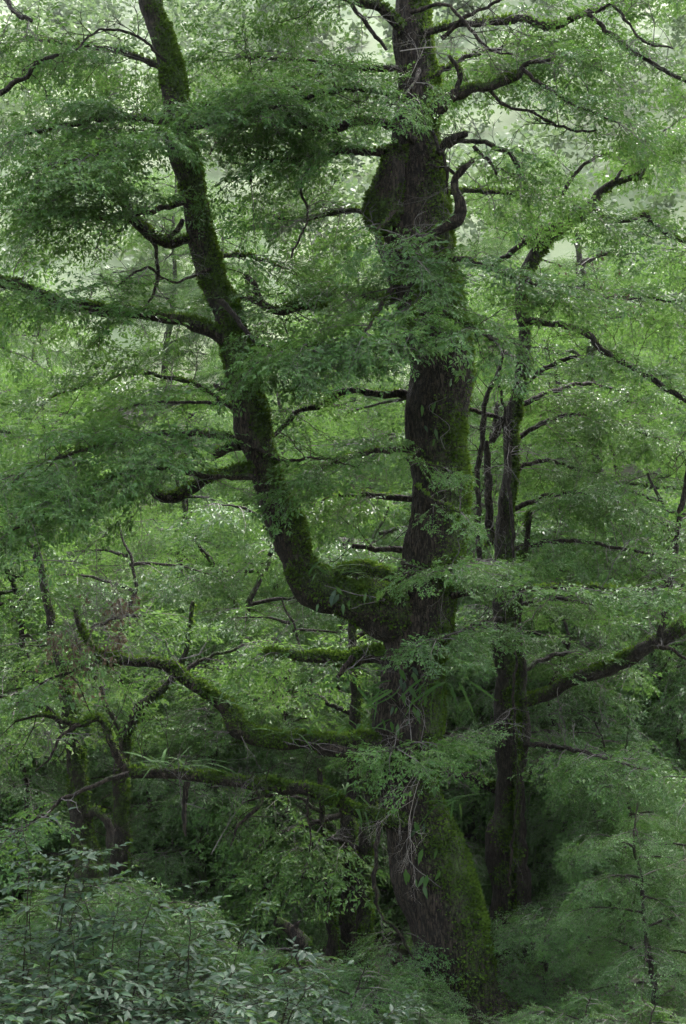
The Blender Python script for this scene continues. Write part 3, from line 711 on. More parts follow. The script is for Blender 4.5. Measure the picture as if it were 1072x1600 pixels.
# ------------------------------------------------------------------ trees of the wood behind
def tree_variant(seed, H, spread, nl, r0=0.16, lean=0.08, low=0.18, every=0.17, blen=(0.6, 1.3), droop=0.3, tint=0.5, templ=None):
    r = np.random.default_rng(seed)
    root = bpy.data.objects.new('background_tree', None); root.empty_display_size = 0.2
    C.objects.link(root)
    az = r.uniform(0, 6.28)
    u = np.linspace(0, 1, 9)
    wob = np.cumsum(r.normal(0, 0.025, (9, 2)), axis=0) * H * u[:, None] ** 0.5
    tp = np.stack([math.cos(az) * lean * H * u + wob[:, 0], math.sin(az) * lean * H * u + wob[:, 1], H * u - 0.3], -1)
    rows = np.column_stack([tp, r0 * (1.25 - u) ** 1.0 + 0.01])
    o, q = wood('trunk', rows, root, MAT_BARK2, seg=16, step=0.15, rough=0.15, moss_amount=0.5, tufts=900)
    f = Foliage(templ or SPRAYS_FAR)
    for i in range(nl):
        k = low + (0.98 - low) * (i + r.uniform(0, 0.8)) / nl
        b = np.array([np.interp(k, u, tp[:, c]) for c in range(3)])
        a = i * 2.399 + r.uniform(-0.4, 0.4)
        L = spread * (1.15 - 0.75 * k) * r.uniform(0.7, 1.15)
        d = np.array((math.cos(a), math.sin(a), r.uniform(0.0, 0.35)))
        side = np.array((-d[1], d[0], 0)) * r.normal(0, 0.25)
        ur = np.linspace(0, 1, 6)
        rw = [(*(b + d * L * x + side * L * x * x + np.array((0, 0, -0.22 * L * x * x)) + r.normal(0, 0.05, 3) * x), r0 * 0.34 * (1 - x) + 0.006) for x in ur]
        bo, bq = wood('branch', rw, root, MAT_BARK2, seg=7, step=0.14, rough=0.25, tufts=0)
        f.along(bq, 0.2, every, blen, droop=droop, r0=0.008)
    lm, tm = f.meshes(MAT_LEAF_FAR, MAT_TWIG, tint)
    cr = link('crown', lm, root, 'stuff'); link('twigs', tm, cr, 'stuff')
    return root, len(lm.polygons)
V1, n1 = tree_variant(1, 9.0, 2.9, 17, tint=0.35, r0=0.10)
V2, n2 = tree_variant(2, 11.0, 3.1, 18, low=0.25, tint=0.55, r0=0.10)
V3, n3 = tree_variant(3, 6.5, 2.5, 14, r0=0.07, low=0.10, tint=0.75, templ=SPRAYS_BROAD)
V4, n4 = tree_variant(4, 8.0, 2.7, 15, r0=0.085, lean=0.14, tint=0.45)
print('variants', n1, n2, n3, n4, round(time.time() - T0, 1))
VAR = [V1, V2, V3, V4]
used = [False] * 4
def place(v, x, y, rz, sc, label, group=None, name='background_tree'):
    if used[v]: o = copy_tree(VAR[v])
    else: o = VAR[v]; used[v] = True
    o.name = name
    o.location = (x, y, float(ground_h(x, y)) - 0.1)
    o.rotation_euler = (0, 0, rz)
    o.scale = (sc, sc, sc)
    o['label'] = label; o['category'] = 'tree'
    if group: o['group'] = group
    return o
G1, L1 = 'trees in the dim wood behind', 'small leaved tree of the dim wood behind the great forked tree'
G2, L2 = 'trees fading on the lower slope', 'leafy tree fading into the mist at the foot of the hillside'
r2 = np.random.default_rng(77)
for y, n, hw in ((24.0, 7, 8.0), (28.5, 8, 9.5)):
    for i in range(n):
        x = -hw + 2 * hw * (i + 0.5) / n + r2.normal(0, 0.5)
        place(int(r2.choice([2, 3, 0, 2])) if y < 21 else int(r2.integers(4)), x, y + r2.normal(0, 0.9), r2.uniform(0, 6.28), r2.uniform(0.85, 1.1), L1, G1)
for x, y, sc in ((-6.2, 20.0, 1.2), (4.2, 21.5, 1.3), (1.8, 27.5, 1.5)):
    place(1 if y < 20 or sc > 1.5 else 0, x, y, r2.uniform(0, 6.28), sc, 'tall leafy tree of the wood whose crown rises behind the two stems', 'tall trees behind the stems')
for y, n, hw in ((36, 8, 12), (44, 9, 14), (53, 10, 17)):
    for i in range(n):
        x = -hw + 2 * hw * (i + 0.5) / n + r2.normal(0, 0.6)
        place(int(r2.integers(4)), x, y + r2.normal(0, 1.5), r2.uniform(0, 6.28), r2.uniform(0.85, 1.2), L2, G2)
print('woods', round(time.time() - T0, 1))

# ------------------------------------------------------------------ smaller trunks seen in the wood
def small_tree(label, pts, Y, limbs, mat=None, tufts=2500, moss=0.5, base=None):
    t = thing('wood_tree', label, 'tree', (*P(pts[0][0], pts[0][1], Y)[:2], 0))
    wood('trunk', rows_px(pts, Y), t, mat or MAT_BARK2, seg=24, step=0.05, rough=0.2, moss_amount=moss, moss_dir=(0.5, 0, 0.2), tufts=tufts)
    for lp, y1, lf in limbs:
        branch(t, lp, Y, Y + y1, lf, moss=0.4, tufts=1500 if lf is None else 0, mat=MAT_BARK2, tmpl=SPRAYS_FAR, fmat=MAT_LEAF_FAR)
    return t
far = lambda **k: leafy(0.15, 0.22, (0.5, 1.1), droop=0.35, **k)
small_tree('dark mossy trunk rising behind the shrubs in the lower left corner', [(138, 1420, 50), (134, 1340, 38), (126, 1290, 31), (118, 1211, 28), (112, 1150, 22), (92, 1050, 16), (70, 930, 12), (58, 850, 8)], 15.4,
           [([(128, 1290, 14), (150, 1270, 12), (172, 1296, 12), (176, 1325, 10)], -0.2, None), ([(112, 1150, 10), (60, 1100, 8), (0, 1090, 5)], -0.5, far()), ([(95, 1060, 8), (150, 980, 6), (230, 960, 4)], 0.4, far()), ([(60, 880, 8), (20, 800, 6), (-30, 790, 4)], 0.5, far())], moss=0.62)
small_tree('greyish trunk with a mossy crook beside the dark mossy trunk', [(190, 1420, 36), (189, 1330, 26), (190, 1250, 21), (192, 1170, 19), (213, 1112, 16), (233, 1090, 13), (262, 1068, 10), (290, 1020, 7), (300, 940, 5)], 15.8,
           [([(262, 1068, 8), (320, 1030, 6), (380, 1010, 4)], 0.5, far()), ([(196, 1160, 9), (150, 1060, 7), (120, 1000, 4)], 0.4, far())], moss=0.6)
small_tree('thin forked post like trunk in the dim gap behind the shrubs', [(521, 1500, 20), (519, 1453, 15), (515, 1400, 14), (514, 1366, 13), (508, 1300, 10), (500, 1200, 7)], 15.6,
           [([(512, 1378, 6), (490, 1373, 5), (466, 1371, 3)], -0.1, None), ([(505, 1270, 6), (450, 1240, 5), (390, 1250, 3)], 0.3, far())])
small_tree('grey trunk between the thin post and the mossy trunk', [(549, 1520, 34), (545, 1440, 27), (542, 1337, 25), (548, 1250, 21), (556, 1120, 17), (548, 1000, 13), (556, 900, 8)], 15.9,
           [([(546, 1270, 10), (480, 1290, 7), (420, 1310, 4)], -0.5, far()), ([(556, 1120, 8), (470, 1080, 6), (400, 1090, 4)], 0.6, far()), ([(550, 1000, 8), (620, 950, 5), (680, 960, 3)], 0.5, far())])
small_tree('mossy trunk in the dim gap nearest to the great trunk', [(570, 1560, 34), (568, 1510, 26), (567, 1420, 24), (568, 1352, 22), (577, 1250, 17), (590, 1100, 12)], 15.4,
           [([(570, 1330, 8), (520, 1310, 6), (470, 1330, 4)], -0.3, far())], moss=0.7)

# two pieces of fallen wood
lg = thing('leaning_log', 'dark leaning log among leaves at the foot of the great tree', 'log', P(600, 1590, 12.6))
wood('stem', rows_px([(560, 1625, 40), (580, 1592, 32), (600, 1566, 28), (618, 1552, 20)], 12.6), lg, MAT_BARK, seg=20, step=0.04, rough=0.25, moss_amount=0.4, tufts=2500)
wood('knot', rows_px([(597, 1572, 14), (588, 1556, 10), (585, 1548, 6)], 12.5), lg, MAT_BARK, seg=10, step=0.03, rough=0.3, tufts=0)
lg = thing('fallen_log', 'short dark fallen log lying behind the shrubs', 'log', P(455, 1462, 13.2))
wood('stem', rows_px([(430, 1440, 16), (445, 1452, 20), (462, 1466, 22), (480, 1478, 18)], 13.2), lg, MAT_BARK, seg=20, step=0.04, rough=0.3, moss_amount=0.45, tufts=2500)
wood('stub', rows_px([(455, 1458, 9), (462, 1446, 7), (466, 1438, 4)], 13.2), lg, MAT_BARK, seg=10, step=0.03, rough=0.3, tufts=0)

# ------------------------------------------------------------------ saplings and young trees of the undergrowth
def sapling_variant(seed, H, spread, nl, droop, templ=SPRAYS, every=0.15, blen=(0.3, 0.7), sc=0.8, up=0.35, tint=0.30):
    r = np.random.default_rng(seed)
    root = bpy.data.objects.new('young_tree', None); root.empty_display_size = 0.2; C.objects.link(root)
    u = np.linspace(0, 1, 8)
    wob = np.cumsum(r.normal(0, 0.03, (8, 2)), axis=0) * H * u[:, None] ** 0.5
    tp = np.stack([wob[:, 0], wob[:, 1], H * u - 0.15], -1)
    wood('trunk', np.column_stack([tp, 0.014 * H * (1.1 - u) + 0.004]), root, MAT_BARK2, seg=9, step=0.08, rough=0.2, tufts=0)
    f = Foliage(templ)
    for i in range(nl):
        k = 0.12 + 0.86 * (i + r.uniform(0, 0.8)) / nl
        b = np.array([np.interp(k, u, tp[:, c]) for c in range(3)])
        a = i * 2.399 + r.uniform(-0.4, 0.4)
        L = spread * (1.12 - 0.7 * k) * r.uniform(0.7, 1.2)
        d = np.array((math.cos(a), math.sin(a), r.uniform(0.1, 0.4)))
        rw = [(*(b + d * L * x + np.array((0, 0, -0.5 * droop * L * x * x))), 0.0045 * H * (1 - x) + 0.003) for x in np.linspace(0, 1, 5)]
        bo, bq = wood('branch', rw, root, MAT_BARK2, seg=6, step=0.12, rough=0.2, tufts=0)
        f.along(bq, 0.15, every, blen, droop=droop, sc=sc, up_tilt=up, r0=0.004)
    lm, tm = f.meshes(MAT_LEAF, MAT_TWIG, tint)
    cr = link('crown', lm, root, 'stuff'); link('twigs', tm, cr, 'stuff')
    LEAFCOUNT['sap%d' % seed] = len(lm.polygons)
    return root
S1 = sapling_variant(21, 4.4, 1.8, 17, 0.5, every=0.19, blen=(0.4, 0.95))
S2 = sapling_variant(22, 1.7, 0.85, 12, 0.35)
VAR += [S1, S2]; used += [False, False]
def sap(v, px, Y, sc, rz, label, group=None):
    x = P(px, 1500, Y)[0]
    o = place(v, float(x), Y, rz, sc, label, group, 'young_tree' if v == 4 else 'sapling')
    return o
sap(4, 1040, 12.2, 0.56, 0.3, 'young tree with drooping sprays filling the lower right corner')
sap(4, 1110, 13.4, 0.60, 2.0, 'drooping young tree cut by the right edge below the rising limb')
sap(4, 955, 15.4, 0.66, 4.1, 'drooping young tree just right of the thin pale edged trunk')
sap(4, 1060, 18.5, 0.95, 5.2, 'paler young tree behind the drooping ones at the right edge')
sap(4, 640, 20.5, 0.9, 1.2, 'young tree in the gap behind the great trunk')
sap(4, 400, 17.6, 0.8, 3.3, 'young tree under the lower limb behind the shrubs')
sap(4, 260, 18.4, 0.9, 0.9, 'young tree under the kinked end of the lower limb')
sap(4, 300, 16.8, 0.95, 5.0, 'young tree in the dim space under the winding limb')
sap(4, 450, 18.4, 1.05, 2.2, 'young tree in the dim space between the limbs and the great trunk')
sap(4, 900, 18.4, 1.15, 1.7, 'young tree below the rising limb behind the slim trunk')
sap(4, 715, 18.8, 1.1, 3.7, 'young tree showing between the great trunk and the slim one')
sap(4, 30, 18.0, 0.95, 2.6, 'young tree at the left edge above the shrubs')
for px, Y, sc, rz in ((60, 20.6, 1.5, 0.4), (210, 19.8, 1.35, 1.9), (350, 20.4, 1.5, 3.2), (480, 19.6, 1.35, 4.0), (610, 20.8, 1.5, 5.5), (870, 20.2, 1.5, 0.9), (1000, 20.8, 1.6, 2.7), (1090, 19.4, 1.4, 4.6)):
    sap(4, px, Y, sc, rz, 'leafy young tree of the wood just behind the limbs and trunks', 'young trees of the wood')
sap(4, 915, 17.0, 0.72, 2.9, 'young tree in the shade right of the two slim trunks')
SG, SL = 'saplings of the undergrowth', 'low leafy sapling in the dark undergrowth around the great trunk'
r3 = np.random.default_rng(5)
for px, Y, sc in [(742, 11.9, 0.5), (655, 11.4, 0.55), (600, 11.9, 0.6), (850, 11.6, 0.5), (545, 12.2, 0.75), (470, 12.8, 0.85), (690, 11.0, 0.45), (900, 11.2, 0.6), (1000, 10.8, 0.6), (700, 17.0, 0.9),
                  (860, 14.2, 0.8), (880, 18.0, 1.2), (960, 19.0, 1.2), (300, 20.5, 1.2), (420, 21.0, 1.2), (500, 20.6, 1.1), (150, 20.0, 1.2), (60, 19.0, 1.3), (650, 22.5, 1.3), (1050, 21.5, 1.3), (560, 23.5, 1.3), (240, 13.5, 1.0), (120, 13.0, 1.1), (640, 13.2, 0.6), (590, 12.7, 0.75), (622, 14.0, 0.8)]:
    sap(5, px, Y, sc, r3.uniform(0, 6.28), SL, SG)
print('undergrowth', round(time.time() - T0, 1), LEAFCOUNT)

# ------------------------------------------------------------------ broad leaved shrubs in the lower left corner
def blade(length, width, fold, curl, n=3, tip=0.04, basew=0.10):
    """one leaf blade along +x, folded along its midrib: rows of three points"""
    V = []
    prof = {3: [(0, basew), (0.32, 1.0), (0.68, 0.72), (1, tip)]}.get(n) or [(i / n, basew + (1 - basew) * math.sin(math.pi * min(1, 0.18 + i / n * 0.82)) ** 0.6 if i < n else tip) for i in range(n + 1)]
    for u, w in prof:
        z = -curl * length * u * u
        V += [(length * u, width * 0.5 * w, z + fold * width * w * 0.5), (length * u, 0, z), (length * u, -width * 0.5 * w, z + fold * width * w * 0.5)]
    F = []
    for i in range(len(prof) - 1):
        for j in (0, 1): F.append((3 * i + j, 3 * i + j + 1, 3 * i + j + 4, 3 * i + j + 3))
    return np.array(V), np.array(F)
LEAF_MESHES = []
for i in range(8):
    v, f = blade(1.0, 0.38 + 0.04 * (i % 3), 0.25 + 0.1 * (i % 2), 0.12 + 0.08 * (i % 3))
    LEAF_MESHES.append((v, f, make_mesh('leaf', v, f, MAT_SHRUB, None, True, {'tint': np.full(len(f), (0.15, 0.35, 0.5, 0.3, 0.45, 0.25, 0.6, 0.95)[i])})))
def orient(d, up):
    x = unit(d); y = unit(np.cross(up, x)); z = np.cross(x, y)
    return np.stack([x, y, z], 1)
def shrub(label, px, Y, H, W, nst, seed, nparts=170, leaf=0.080):
    r = np.random.default_rng(seed)
    x0 = float(P(px, 1500, Y)[0]); g = float(ground_h(x0, Y))
    root = thing('shrub', label, 'shrub', (x0, Y, g))
    L = []
    for i in range(nst):
        a = r.uniform(0, 6.28); out = W * math.sqrt(r.uniform(0.02, 1)); h = H * r.uniform(0.6, 1.0) * (1 - 0.25 * (out / W) ** 2)
        e = np.array((x0 + out * math.cos(a), Y + out * math.sin(a), g + h))
        b = np.array((x0 + 0.15 * out * math.cos(a), Y + 0.15 * out * math.sin(a), g - 0.05))
        u = np.linspace(0, 1, 6)[:, None]
        pts = b + (e - b) * u + np.array((0, 0, 0.18 * h)) * np.sin(u * math.pi) + r.normal(0, 0.02, (6, 3)) * u
        so, q = wood('stem', np.column_stack([pts, 0.006 * (1 - 0.85 * u[:, 0]) + 0.001]), root, MAT_BARK, seg=6, step=0.10, rough=0.2, tufts=0)
        tw = Soup()
        nt = int(8 + h * 6.5)
        for k in range(nt):
            f = min(1.0, 0.25 + 0.80 * ((k + r.random()) / nt) ** 0.75)
            o = np.array([np.interp(f, np.linspace(0, 1, len(q)), q[:, c]) for c in range(3)])
            aa = r.uniform(0, 6.28)
            d = unit(np.array((math.cos(aa), math.sin(aa), r.uniform(-0.1, 0.5))))
            tl = r.uniform(0.18, 0.42)
            p2 = o + d * tl + np.array((0, 0, -0.10 * tl)); mid = o + d * tl * 0.5
            V, F, _ = tube(np.array([o, mid, p2]), np.array([0.0022, 0.0017, 0.0010]), 4); tw.add(V, F)
            n = max(3, int(tl / 0.034))
            sd = unit(np.cross(d, (0, 0, 1)))
            for m in range(n + 1):
                fo = (m + 0.6) / (n + 0.6)
                oo = o + (p2 - o) * min(fo, 1)
                s = 1 if m % 2 else -1
                dd = d if m == n else unit(d * r.uniform(0.4, 0.9) + sd * s * r.uniform(0.5, 1.0) + np.array((0, 0, r.normal(-0.15, 0.22))))
                up = np.array((r.normal(0, 0.35), r.normal(0, 0.35), 1.0))
                L.append((oo, dd, up, leaf * r.uniform(0.65, 1.2), int(r.choice(8, p=[.2, .17, .14, .16, .13, .12, .05, .03]))))
        V, F, _ = tw.get()
        link('twigs', make_mesh('twigs', V, F, MAT_BARK), so, 'stuff')
    L.sort(key=lambda q: q[0][1] - 0.6 * q[0][2])
    for oo, dd, up, s, k in L[:nparts]:
        B_ = orient(dd, up)
        m4 = Matrix(((B_[0, 0] * s, B_[0, 1] * s, B_[0, 2] * s, oo[0]), (B_[1, 0] * s, B_[1, 1] * s, B_[1, 2] * s, oo[1]), (B_[2, 0] * s, B_[2, 1] * s, B_[2, 2] * s, oo[2]), (0, 0, 0, 1)))
        lo = link('leaf', LEAF_MESHES[k][2], root)
        lo.matrix_basis = m4
    Vs, Fs, Ts, n0 = [], [], [], 0
    for oo, dd, up, s, k in L[nparts:]:
        v, f, me = LEAF_MESHES[k]
        Vs.append(oo + v @ orient(dd, up).T * s); Fs.append(f + n0); n0 += len(v); Ts.append(np.full(len(f), np.clip(r.normal((0.15, 0.35, 0.5, 0.3, 0.45, 0.25, 0.6, 0.95)[k], 0.1), 0, 1)))
    link('foliage', make_mesh('foliage', np.vstack(Vs), np.vstack(Fs), MAT_SHRUB, None, True, {'tint': np.concatenate(Ts)}), root, 'stuff')
    return len(L)
ns = 0
for i, (label, px, Y, H, W, nst) in enumerate([
        ('tallest broad leaved shrub, at the left edge of the lower left thicket', 30, 8.9, 2.25, 0.75, 11),
        ('broad leaved shrub with narrow glossy leaves between the tallest shrub and the bare stem', 170, 8.6, 2.0, 0.70, 11),
        ('broad leaved shrub under the hanging dead twig of the lower limb', 300, 8.9, 1.95, 0.70, 11),
        ('low pale green shrub spreading at the bottom left corner', 70, 7.3, 1.25, 0.65, 10),
        ('low dark shrub at the bottom edge below the hanging twig', 240, 7.4, 1.2, 0.60, 10),
        ('lower sprawling shrub left of the leaning log', 410, 9.0, 1.25, 0.75, 10),
        ('small shrub on the right flank of the lower left thicket', 500, 9.8, 0.95, 0.6, 8)]):
    ns += shrub(label, px, Y, H, W, nst, 300 + i)
print('shrub leaves', ns, round(time.time() - T0, 1))

# ------------------------------------------------------------------ strap leaved ferns on the limbs, leaves on the trunk
FR = []
for i in range(6):
    v, f = blade(1.0, 0.060 + 0.012 * (i % 3), 0.3, 0.45 + 0.22 * (i % 4), n=7, tip=0.05, basew=0.25)
    FR.append(make_mesh('frond', v, f, MAT_FERN, None, True, {'tint': np.full(len(f), (0.1, 0.4, 0.7, 0.3, 0.9, 0.55)[i])}))
CL = []
for i in range(4):
    v, f = blade(1.0, 0.34, 0.2, 0.15 + 0.1 * i)
    CL.append(make_mesh('leaf', v, f, MAT_FERN if i % 2 else MAT_SHRUB, None, True, {'tint': np.full(len(f), (0.2, 0.5, 0.8, 0.9)[i])}))
def put(me, parent, o, d, up, s, name):
    B_ = orient(np.asarray(d, float), np.asarray(up, float)) * s
    ob = link(name, me, parent)
    ob.matrix_basis = Matrix([[*B_[i], o[i]] for i in range(3)] + [[0, 0, 0, 1]])
def fern(label, px, py, Y, n, size, hang=0.0, group=None, spread=1.0):
    o = P(px, py, Y)
    root = thing('strap_fern', label, 'fern', o, group)
    for i in range(int(n * 1.6)):
        a = rng.uniform(0, 6.28)
        d = np.array((math.cos(a) * spread, math.sin(a) * spread * 0.8 - 0.25, rng.uniform(0.5, 1.5) - hang * 1.9))
        put(FR[int(rng.integers(6))], root, o + rng.normal(0, 0.04, 3) * np.array((3.0, 0.6, 0.3)), d, (rng.normal(0, .2), rng.normal(-0.3, .2), 1.0 if hang < 0.6 else 0.3), size * rng.uniform(0.45, 1.0), 'frond')
for label, px, py, n, size, hang in [
        ('fern tuft standing in the elbow of the left stem', 516, 898, 9, 0.36, 0.0),
        ('fern tuft on the winding mossy limb where it bends up', 352, 1100, 8, 0.34, 0.0),
        ('fern tuft on the middle of the winding mossy limb', 455, 1148, 9, 0.36, 0.0),
        ('fern tuft where the winding mossy limb meets the trunk', 560, 1140, 11, 0.42, 0.0),
        ('broad fern tuft on the lower limb below the winding limb', 272, 1200, 12, 0.42, 0.0),
        ('small fern tuft on the lower limb near its kink', 225, 1200, 7, 0.30, 0.0),
        ('fern tuft on the lower limb near the great trunk', 520, 1240, 8, 0.34, 0.1),
        ('hanging fern on the right edge of the trunk below the fork', 698, 1065, 10, 0.45, 0.75),
        ('hanging fern under the mossy limb left of the trunk', 596, 1075, 7, 0.36, 0.6),
        ('fern tuft on the crooked stub of the left stem', 262, 372, 7, 0.36, 0.0),
        ('fern tuft on the mossy limb between the two stems', 500, 462, 8, 0.34, 0.0),
        ('fern on the right flank of the great trunk above its base', 705, 1255, 7, 0.36, 0.3),
        ('pale fern sprouting where the lower limb joins the trunk', 575, 1268, 8, 0.36, 0.2)]:
    fern(label, px, py, YT - 0.42 if px > 590 else YT - 0.3 - 0.0008 * (590 - px), n, size, hang)
def creeper(label, box, n, Y):
    x0, x1, y0, y1 = box
    root = thing('climbing_plant', label, 'climber', P((x0 + x1) / 2, y1, Y))
    for i in range(n):
        px, py = rng.uniform(x0, x1), rng.uniform(y0, y1)
        put(CL[int(rng.integers(4))], root, P(px, py, Y + rng.uniform(-0.04, 0.04)), (rng.normal(0, 0.35), rng.normal(-0.25, 0.15), -1.0), (rng.normal(0, 0.4), -1.0, 0.2), rng.uniform(0.07, 0.16), 'leaf')
    st = np.array([P(rng.uniform(x0, x1), y0 + (y1 - y0) * k / 5, Y + 0.03) for k in range(6)])
    wood('stem', np.column_stack([st, np.full(6, 0.004)]), root, MAT_TWIG, seg=5, step=0.06, tufts=0)
creeper('scattered pale creeper leaves on the trunk just below the fork', (606, 668, 1040, 1135), 16, YT - 0.40)
creeper('creeper leaves hanging on the thick elbow of the left stem', (490, 620, 915, 950), 11, YT - 0.40)
creeper('few creeper leaves on the lower trunk above the bare bark', (628, 690, 1225, 1385), 13, YT - 0.44)
creeper('few creeper leaves on the dark hollow side of the right stem', (655, 705, 620, 700), 6, YT - 0.42)

# ------------------------------------------------------------------ bare twigs, vines, withered leaves
def dead_twig(label, px, py, Y, d, L, r, depth, mat=None, leaves=0):
    root = thing('dead_twig', label, 'twig', P(px, py, Y))
    s = Soup(); twig_fan(s, P(px, py, Y), np.asarray(d, float), L, r, depth)
    V, F, _ = s.get()
    link('stem', make_mesh('stem', V, F, mat or MAT_PALE, None, True), root, 'stuff')
    if leaves:
        idx = rng.choice(len(V), leaves); b = V[idx]
        d2 = unit(rng.normal(0, 0.5, (leaves, 3)) + np.array((0, 0, -1.0))); ln = rng.uniform(0.03, 0.07, (leaves, 1))
        sd = unit(np.cross(d2, rng.normal(0, 1, (leaves, 3)))) * ln * 0.28
        W = np.stack([b, b + d2 * ln * .5 + sd, b + d2 * ln, b + d2 * ln * .5 - sd], 1).reshape(-1, 3)
        link('withered_leaves', make_mesh('withered_leaves', W, np.arange(len(W)).reshape(-1, 4), MAT_DEAD, None, False, {'tint': rng.random(leaves)}), root, 'stuff')
dead_twig('pale bare twig fan hanging in front of the great trunk', 672, 1180, 13.0, (-0.45, -0.05, -1), 0.62, 0.006, 4)
dead_twig('second pale twig hanging across the trunk beside the twig fan', 655, 1200, 13.0, (-0.7, 0, -0.9), 0.45, 0.004, 3)
dead_twig('withered brown spray dangling left of the left stem', 150, 850, 13.4, (0.1, 0, -1), 0.75, 0.006, 4, MAT_TWIG, 420)
dead_twig('brown withered twig tangle above the winding limb end', 190, 900, 13.8, (-0.3, 0, -0.8), 0.7, 0.006, 4, MAT_TWIG, 380)
dead_twig('brown dead twig tangle on the limb right of the right stem', 790, 478, 15.0, (1, -0.2, 0.05), 0.9, 0.007, 4, MAT_TWIG, 60)
dead_twig('grey dead twig tangle between the two stems near the top', 400, 160, 13.2, (-0.2, 0, -0.3), 0.5, 0.006, 4, MAT_TWIG, 30)
dead_twig('bare twig tangle on the limb reaching the left edge', 262, 470, 13.6, (-0.5, -0.2, 0.8), 0.4, 0.005, 3, MAT_TWIG, 0)
dead_twig('bare grey branching twig behind the left stem', 490, 440, 15.2, (0.05, 0, 1), 0.95, 0.010, 4, MAT_TWIG, 0)
dead_twig('bare twigs in the dim space left of the trunk', 470, 1110, 16.0, (-0.8, 0, 0.5), 0.9, 0.009, 4, MAT_TWIG, 0)
dead_twig('pale crooked twig crossing the top of the right stem', 625, 80, 13.3, (0.9, -0.1, 0.15), 0.8, 0.006, 3)
dead_twig('pale twig bent over the right stem below the top', 622, 160, 13.3, (0.3, -0.1, 0.5), 0.5, 0.005, 3)
dead_twig('bare twigs under the rising limb at the right edge', 940, 930, 14.6, (0.8, 0, 0.3), 0.9, 0.007, 4, MAT_TWIG, 0)
dead_twig('bare twig dangling below the lower limb', 330, 1335, 13.0, (0.4, 0, 0.7), 0.6, 0.006, 3, MAT_TWIG, 0)
dead_twig('thin bare twigs on the left edge above the withered spray', 20, 880, 13.6, (0.8, 0, 0.35), 0.9, 0.010, 4, MAT_TWIG, 0)
for label, px, py, Y, d, L, dp in [
        ('bare grey twigs reaching in from the left edge above the kinked limb', 0, 1010, 13.6, (1, 0, 0.25), 0.9, 4), ('fine bare twigs tangled above the winding limb', 250, 1000, 14.2, (-0.6, 0, 0.6), 0.8, 4),
        ('bare twigs fanning out under the left pad of leaves', 60, 900, 13.5, (0.5, -0.1, -0.5), 0.8, 4), ('fine twig tangle at the end of the kinked limb', 70, 1125, 13.3, (-0.6, -0.1, -0.5), 0.7, 4),
        ('grey bare twigs among the leaves near the upper right corner', 900, 200, 14.4, (0.9, 0, 0.3), 0.9, 4), ('bare twigs arching over the upper limb of the slim tree', 870, 300, 15.2, (0.5, -0.1, 0.9), 0.8, 4),
        ('bare twigs dropping from the limb at the top right', 960, 60, 14.0, (0.4, 0, -0.8), 0.8, 4), ('bare twigs crossing the gap between stems', 470, 380, 14.8, (-0.4, 0, -0.8), 0.7, 4),
        ('grey twigs poking out of the drooping young tree at the right edge', 1000, 1370, 12.4, (0.6, -0.3, 0.4), 0.6, 3), ('thin bare stems standing right of the slim trunk', 870, 840, 15.6, (0.1, 0, 1), 1.0, 4)]:
    dead_twig(label, px, py, Y, d, L, 0.006, dp, MAT_TWIG if dp == 4 else MAT_PALE)
def vine(label, pts, Y, mat=None):
    t = thing('vine', label, 'vine', P(pts[-1][0], pts[-1][1], Y))
    wood('stem', rows_px(pts, Y), t, mat or MAT_BARK, seg=8, step=0.04, rough=0.35, moss_amount=0.4, tufts=1200)
    s = Soup()
    for k in (0.4, 0.7):
        q = pts[int(len(pts) * k)]
        twig_fan(s, P(q[0], q[1], Y), np.array((rng.normal(0, 1), -0.2, -0.5)), 0.25, 0.003, 1)
    V, F, _ = s.get(); link('tendrils', make_mesh('tendrils', V, F, MAT_TWIG), t, 'stuff')
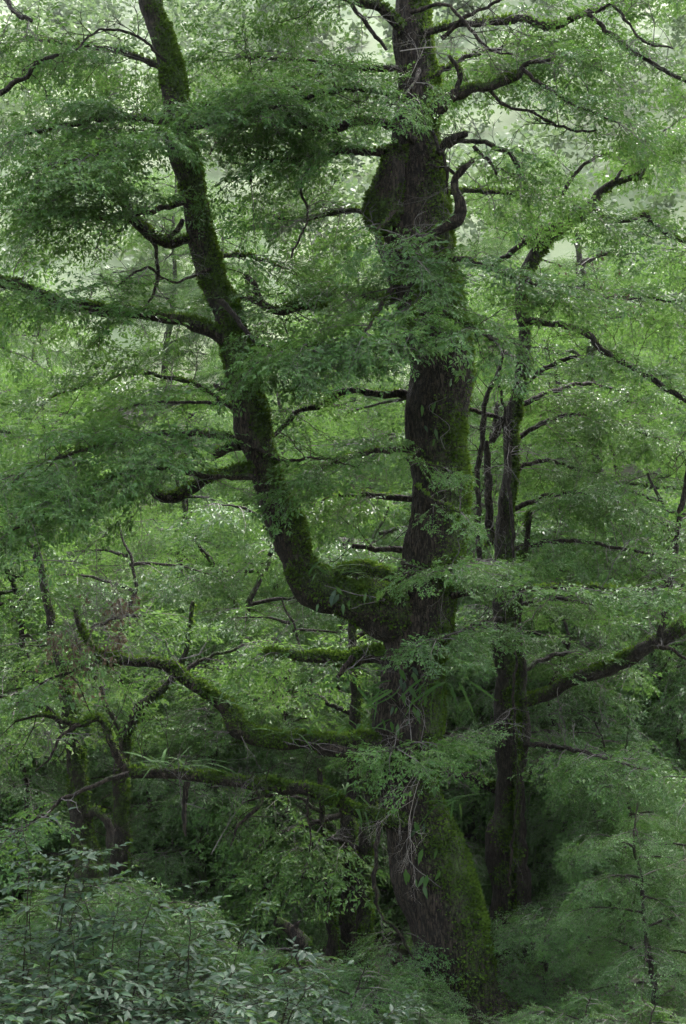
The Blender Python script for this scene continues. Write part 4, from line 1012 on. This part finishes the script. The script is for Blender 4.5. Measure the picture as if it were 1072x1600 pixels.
vine('dark vine hanging from the lower limb left of the great trunk', [(592, 1282, 7), (588, 1330, 6), (586, 1380, 7), (594, 1425, 5), (612, 1442, 5), (628, 1460, 5), (640, 1490, 4), (655, 1530, 3)], 13.5)
vine('thin vine hanging below the stub of the lower limb', [(483, 1240, 4), (481, 1270, 4), (485, 1300, 3), (483, 1330, 2)], 13.5)
vine('thin vine running down the slim trunk', [(800, 880, 5), (806, 1000, 4), (803, 1120, 4), (808, 1240, 4), (798, 1340, 4), (794, 1420, 3)], 15.7)
print('details', round(time.time() - T0, 1))

# ------------------------------------------------------------------ mist
# ------------------------------------------------------------------ unseen trees added round the viewpoint to darken the foreground
for i, (x, y, v, sc) in enumerate([(-7.8, 7.0, 1, 1.25), (7.8, 7.5, 1, 1.2), (0.5, -6.0, 1, 1.3)]):
    place(v, x, y, i * 1.3, sc, 'unseen leafy tree added outside the view to shade the foreground', 'added shade trees around the viewpoint', 'shade_tree')
def haze():
    m = bpy.data.materials.new('mist'); m.use_nodes = True
    N = m.node_tree.nodes; N.clear()
    out = N.new('ShaderNodeOutputMaterial')
    pv = N.new('ShaderNodeVolumePrincipled')
    pv.inputs['Color'].default_value = (0.93, 0.96, 0.95, 1)
    pv.inputs['Density'].default_value = HAZE
    m.node_tree.links.new(pv.outputs['Volume'], out.inputs['Volume'])
    x, y0, y1, z0, z1 = 152, -16, 204, -9, 175
    V = [(-x, y0, z0), (x, y0, z0), (x, y1, z0), (-x, y1, z0), (-x, y0, z1), (x, y0, z1), (x, y1, z1), (-x, y1, z1)]
    F = [(0, 3, 2, 1), (4, 5, 6, 7), (0, 1, 5, 4), (1, 2, 6, 5), (2, 3, 7, 6), (3, 0, 4, 7)]
    o = link('haze', make_mesh('haze', V, F, m), None, 'stuff')
    o['label'] = 'thin pale mist filling the air of the valley'; o['category'] = 'mist'
if HAZE > 0: haze()
tris = 0
seen = set()
for o in bpy.data.objects:
    if o.type == 'MESH' and o.data.name not in seen:
        seen.add(o.data.name); tris += sum(1 for _ in ()) + (len(o.data.loops) - 2 * len(o.data.polygons))
print('TRIS', tris, 'objects', len(bpy.data.objects), 'time', round(time.time() - T0, 1))
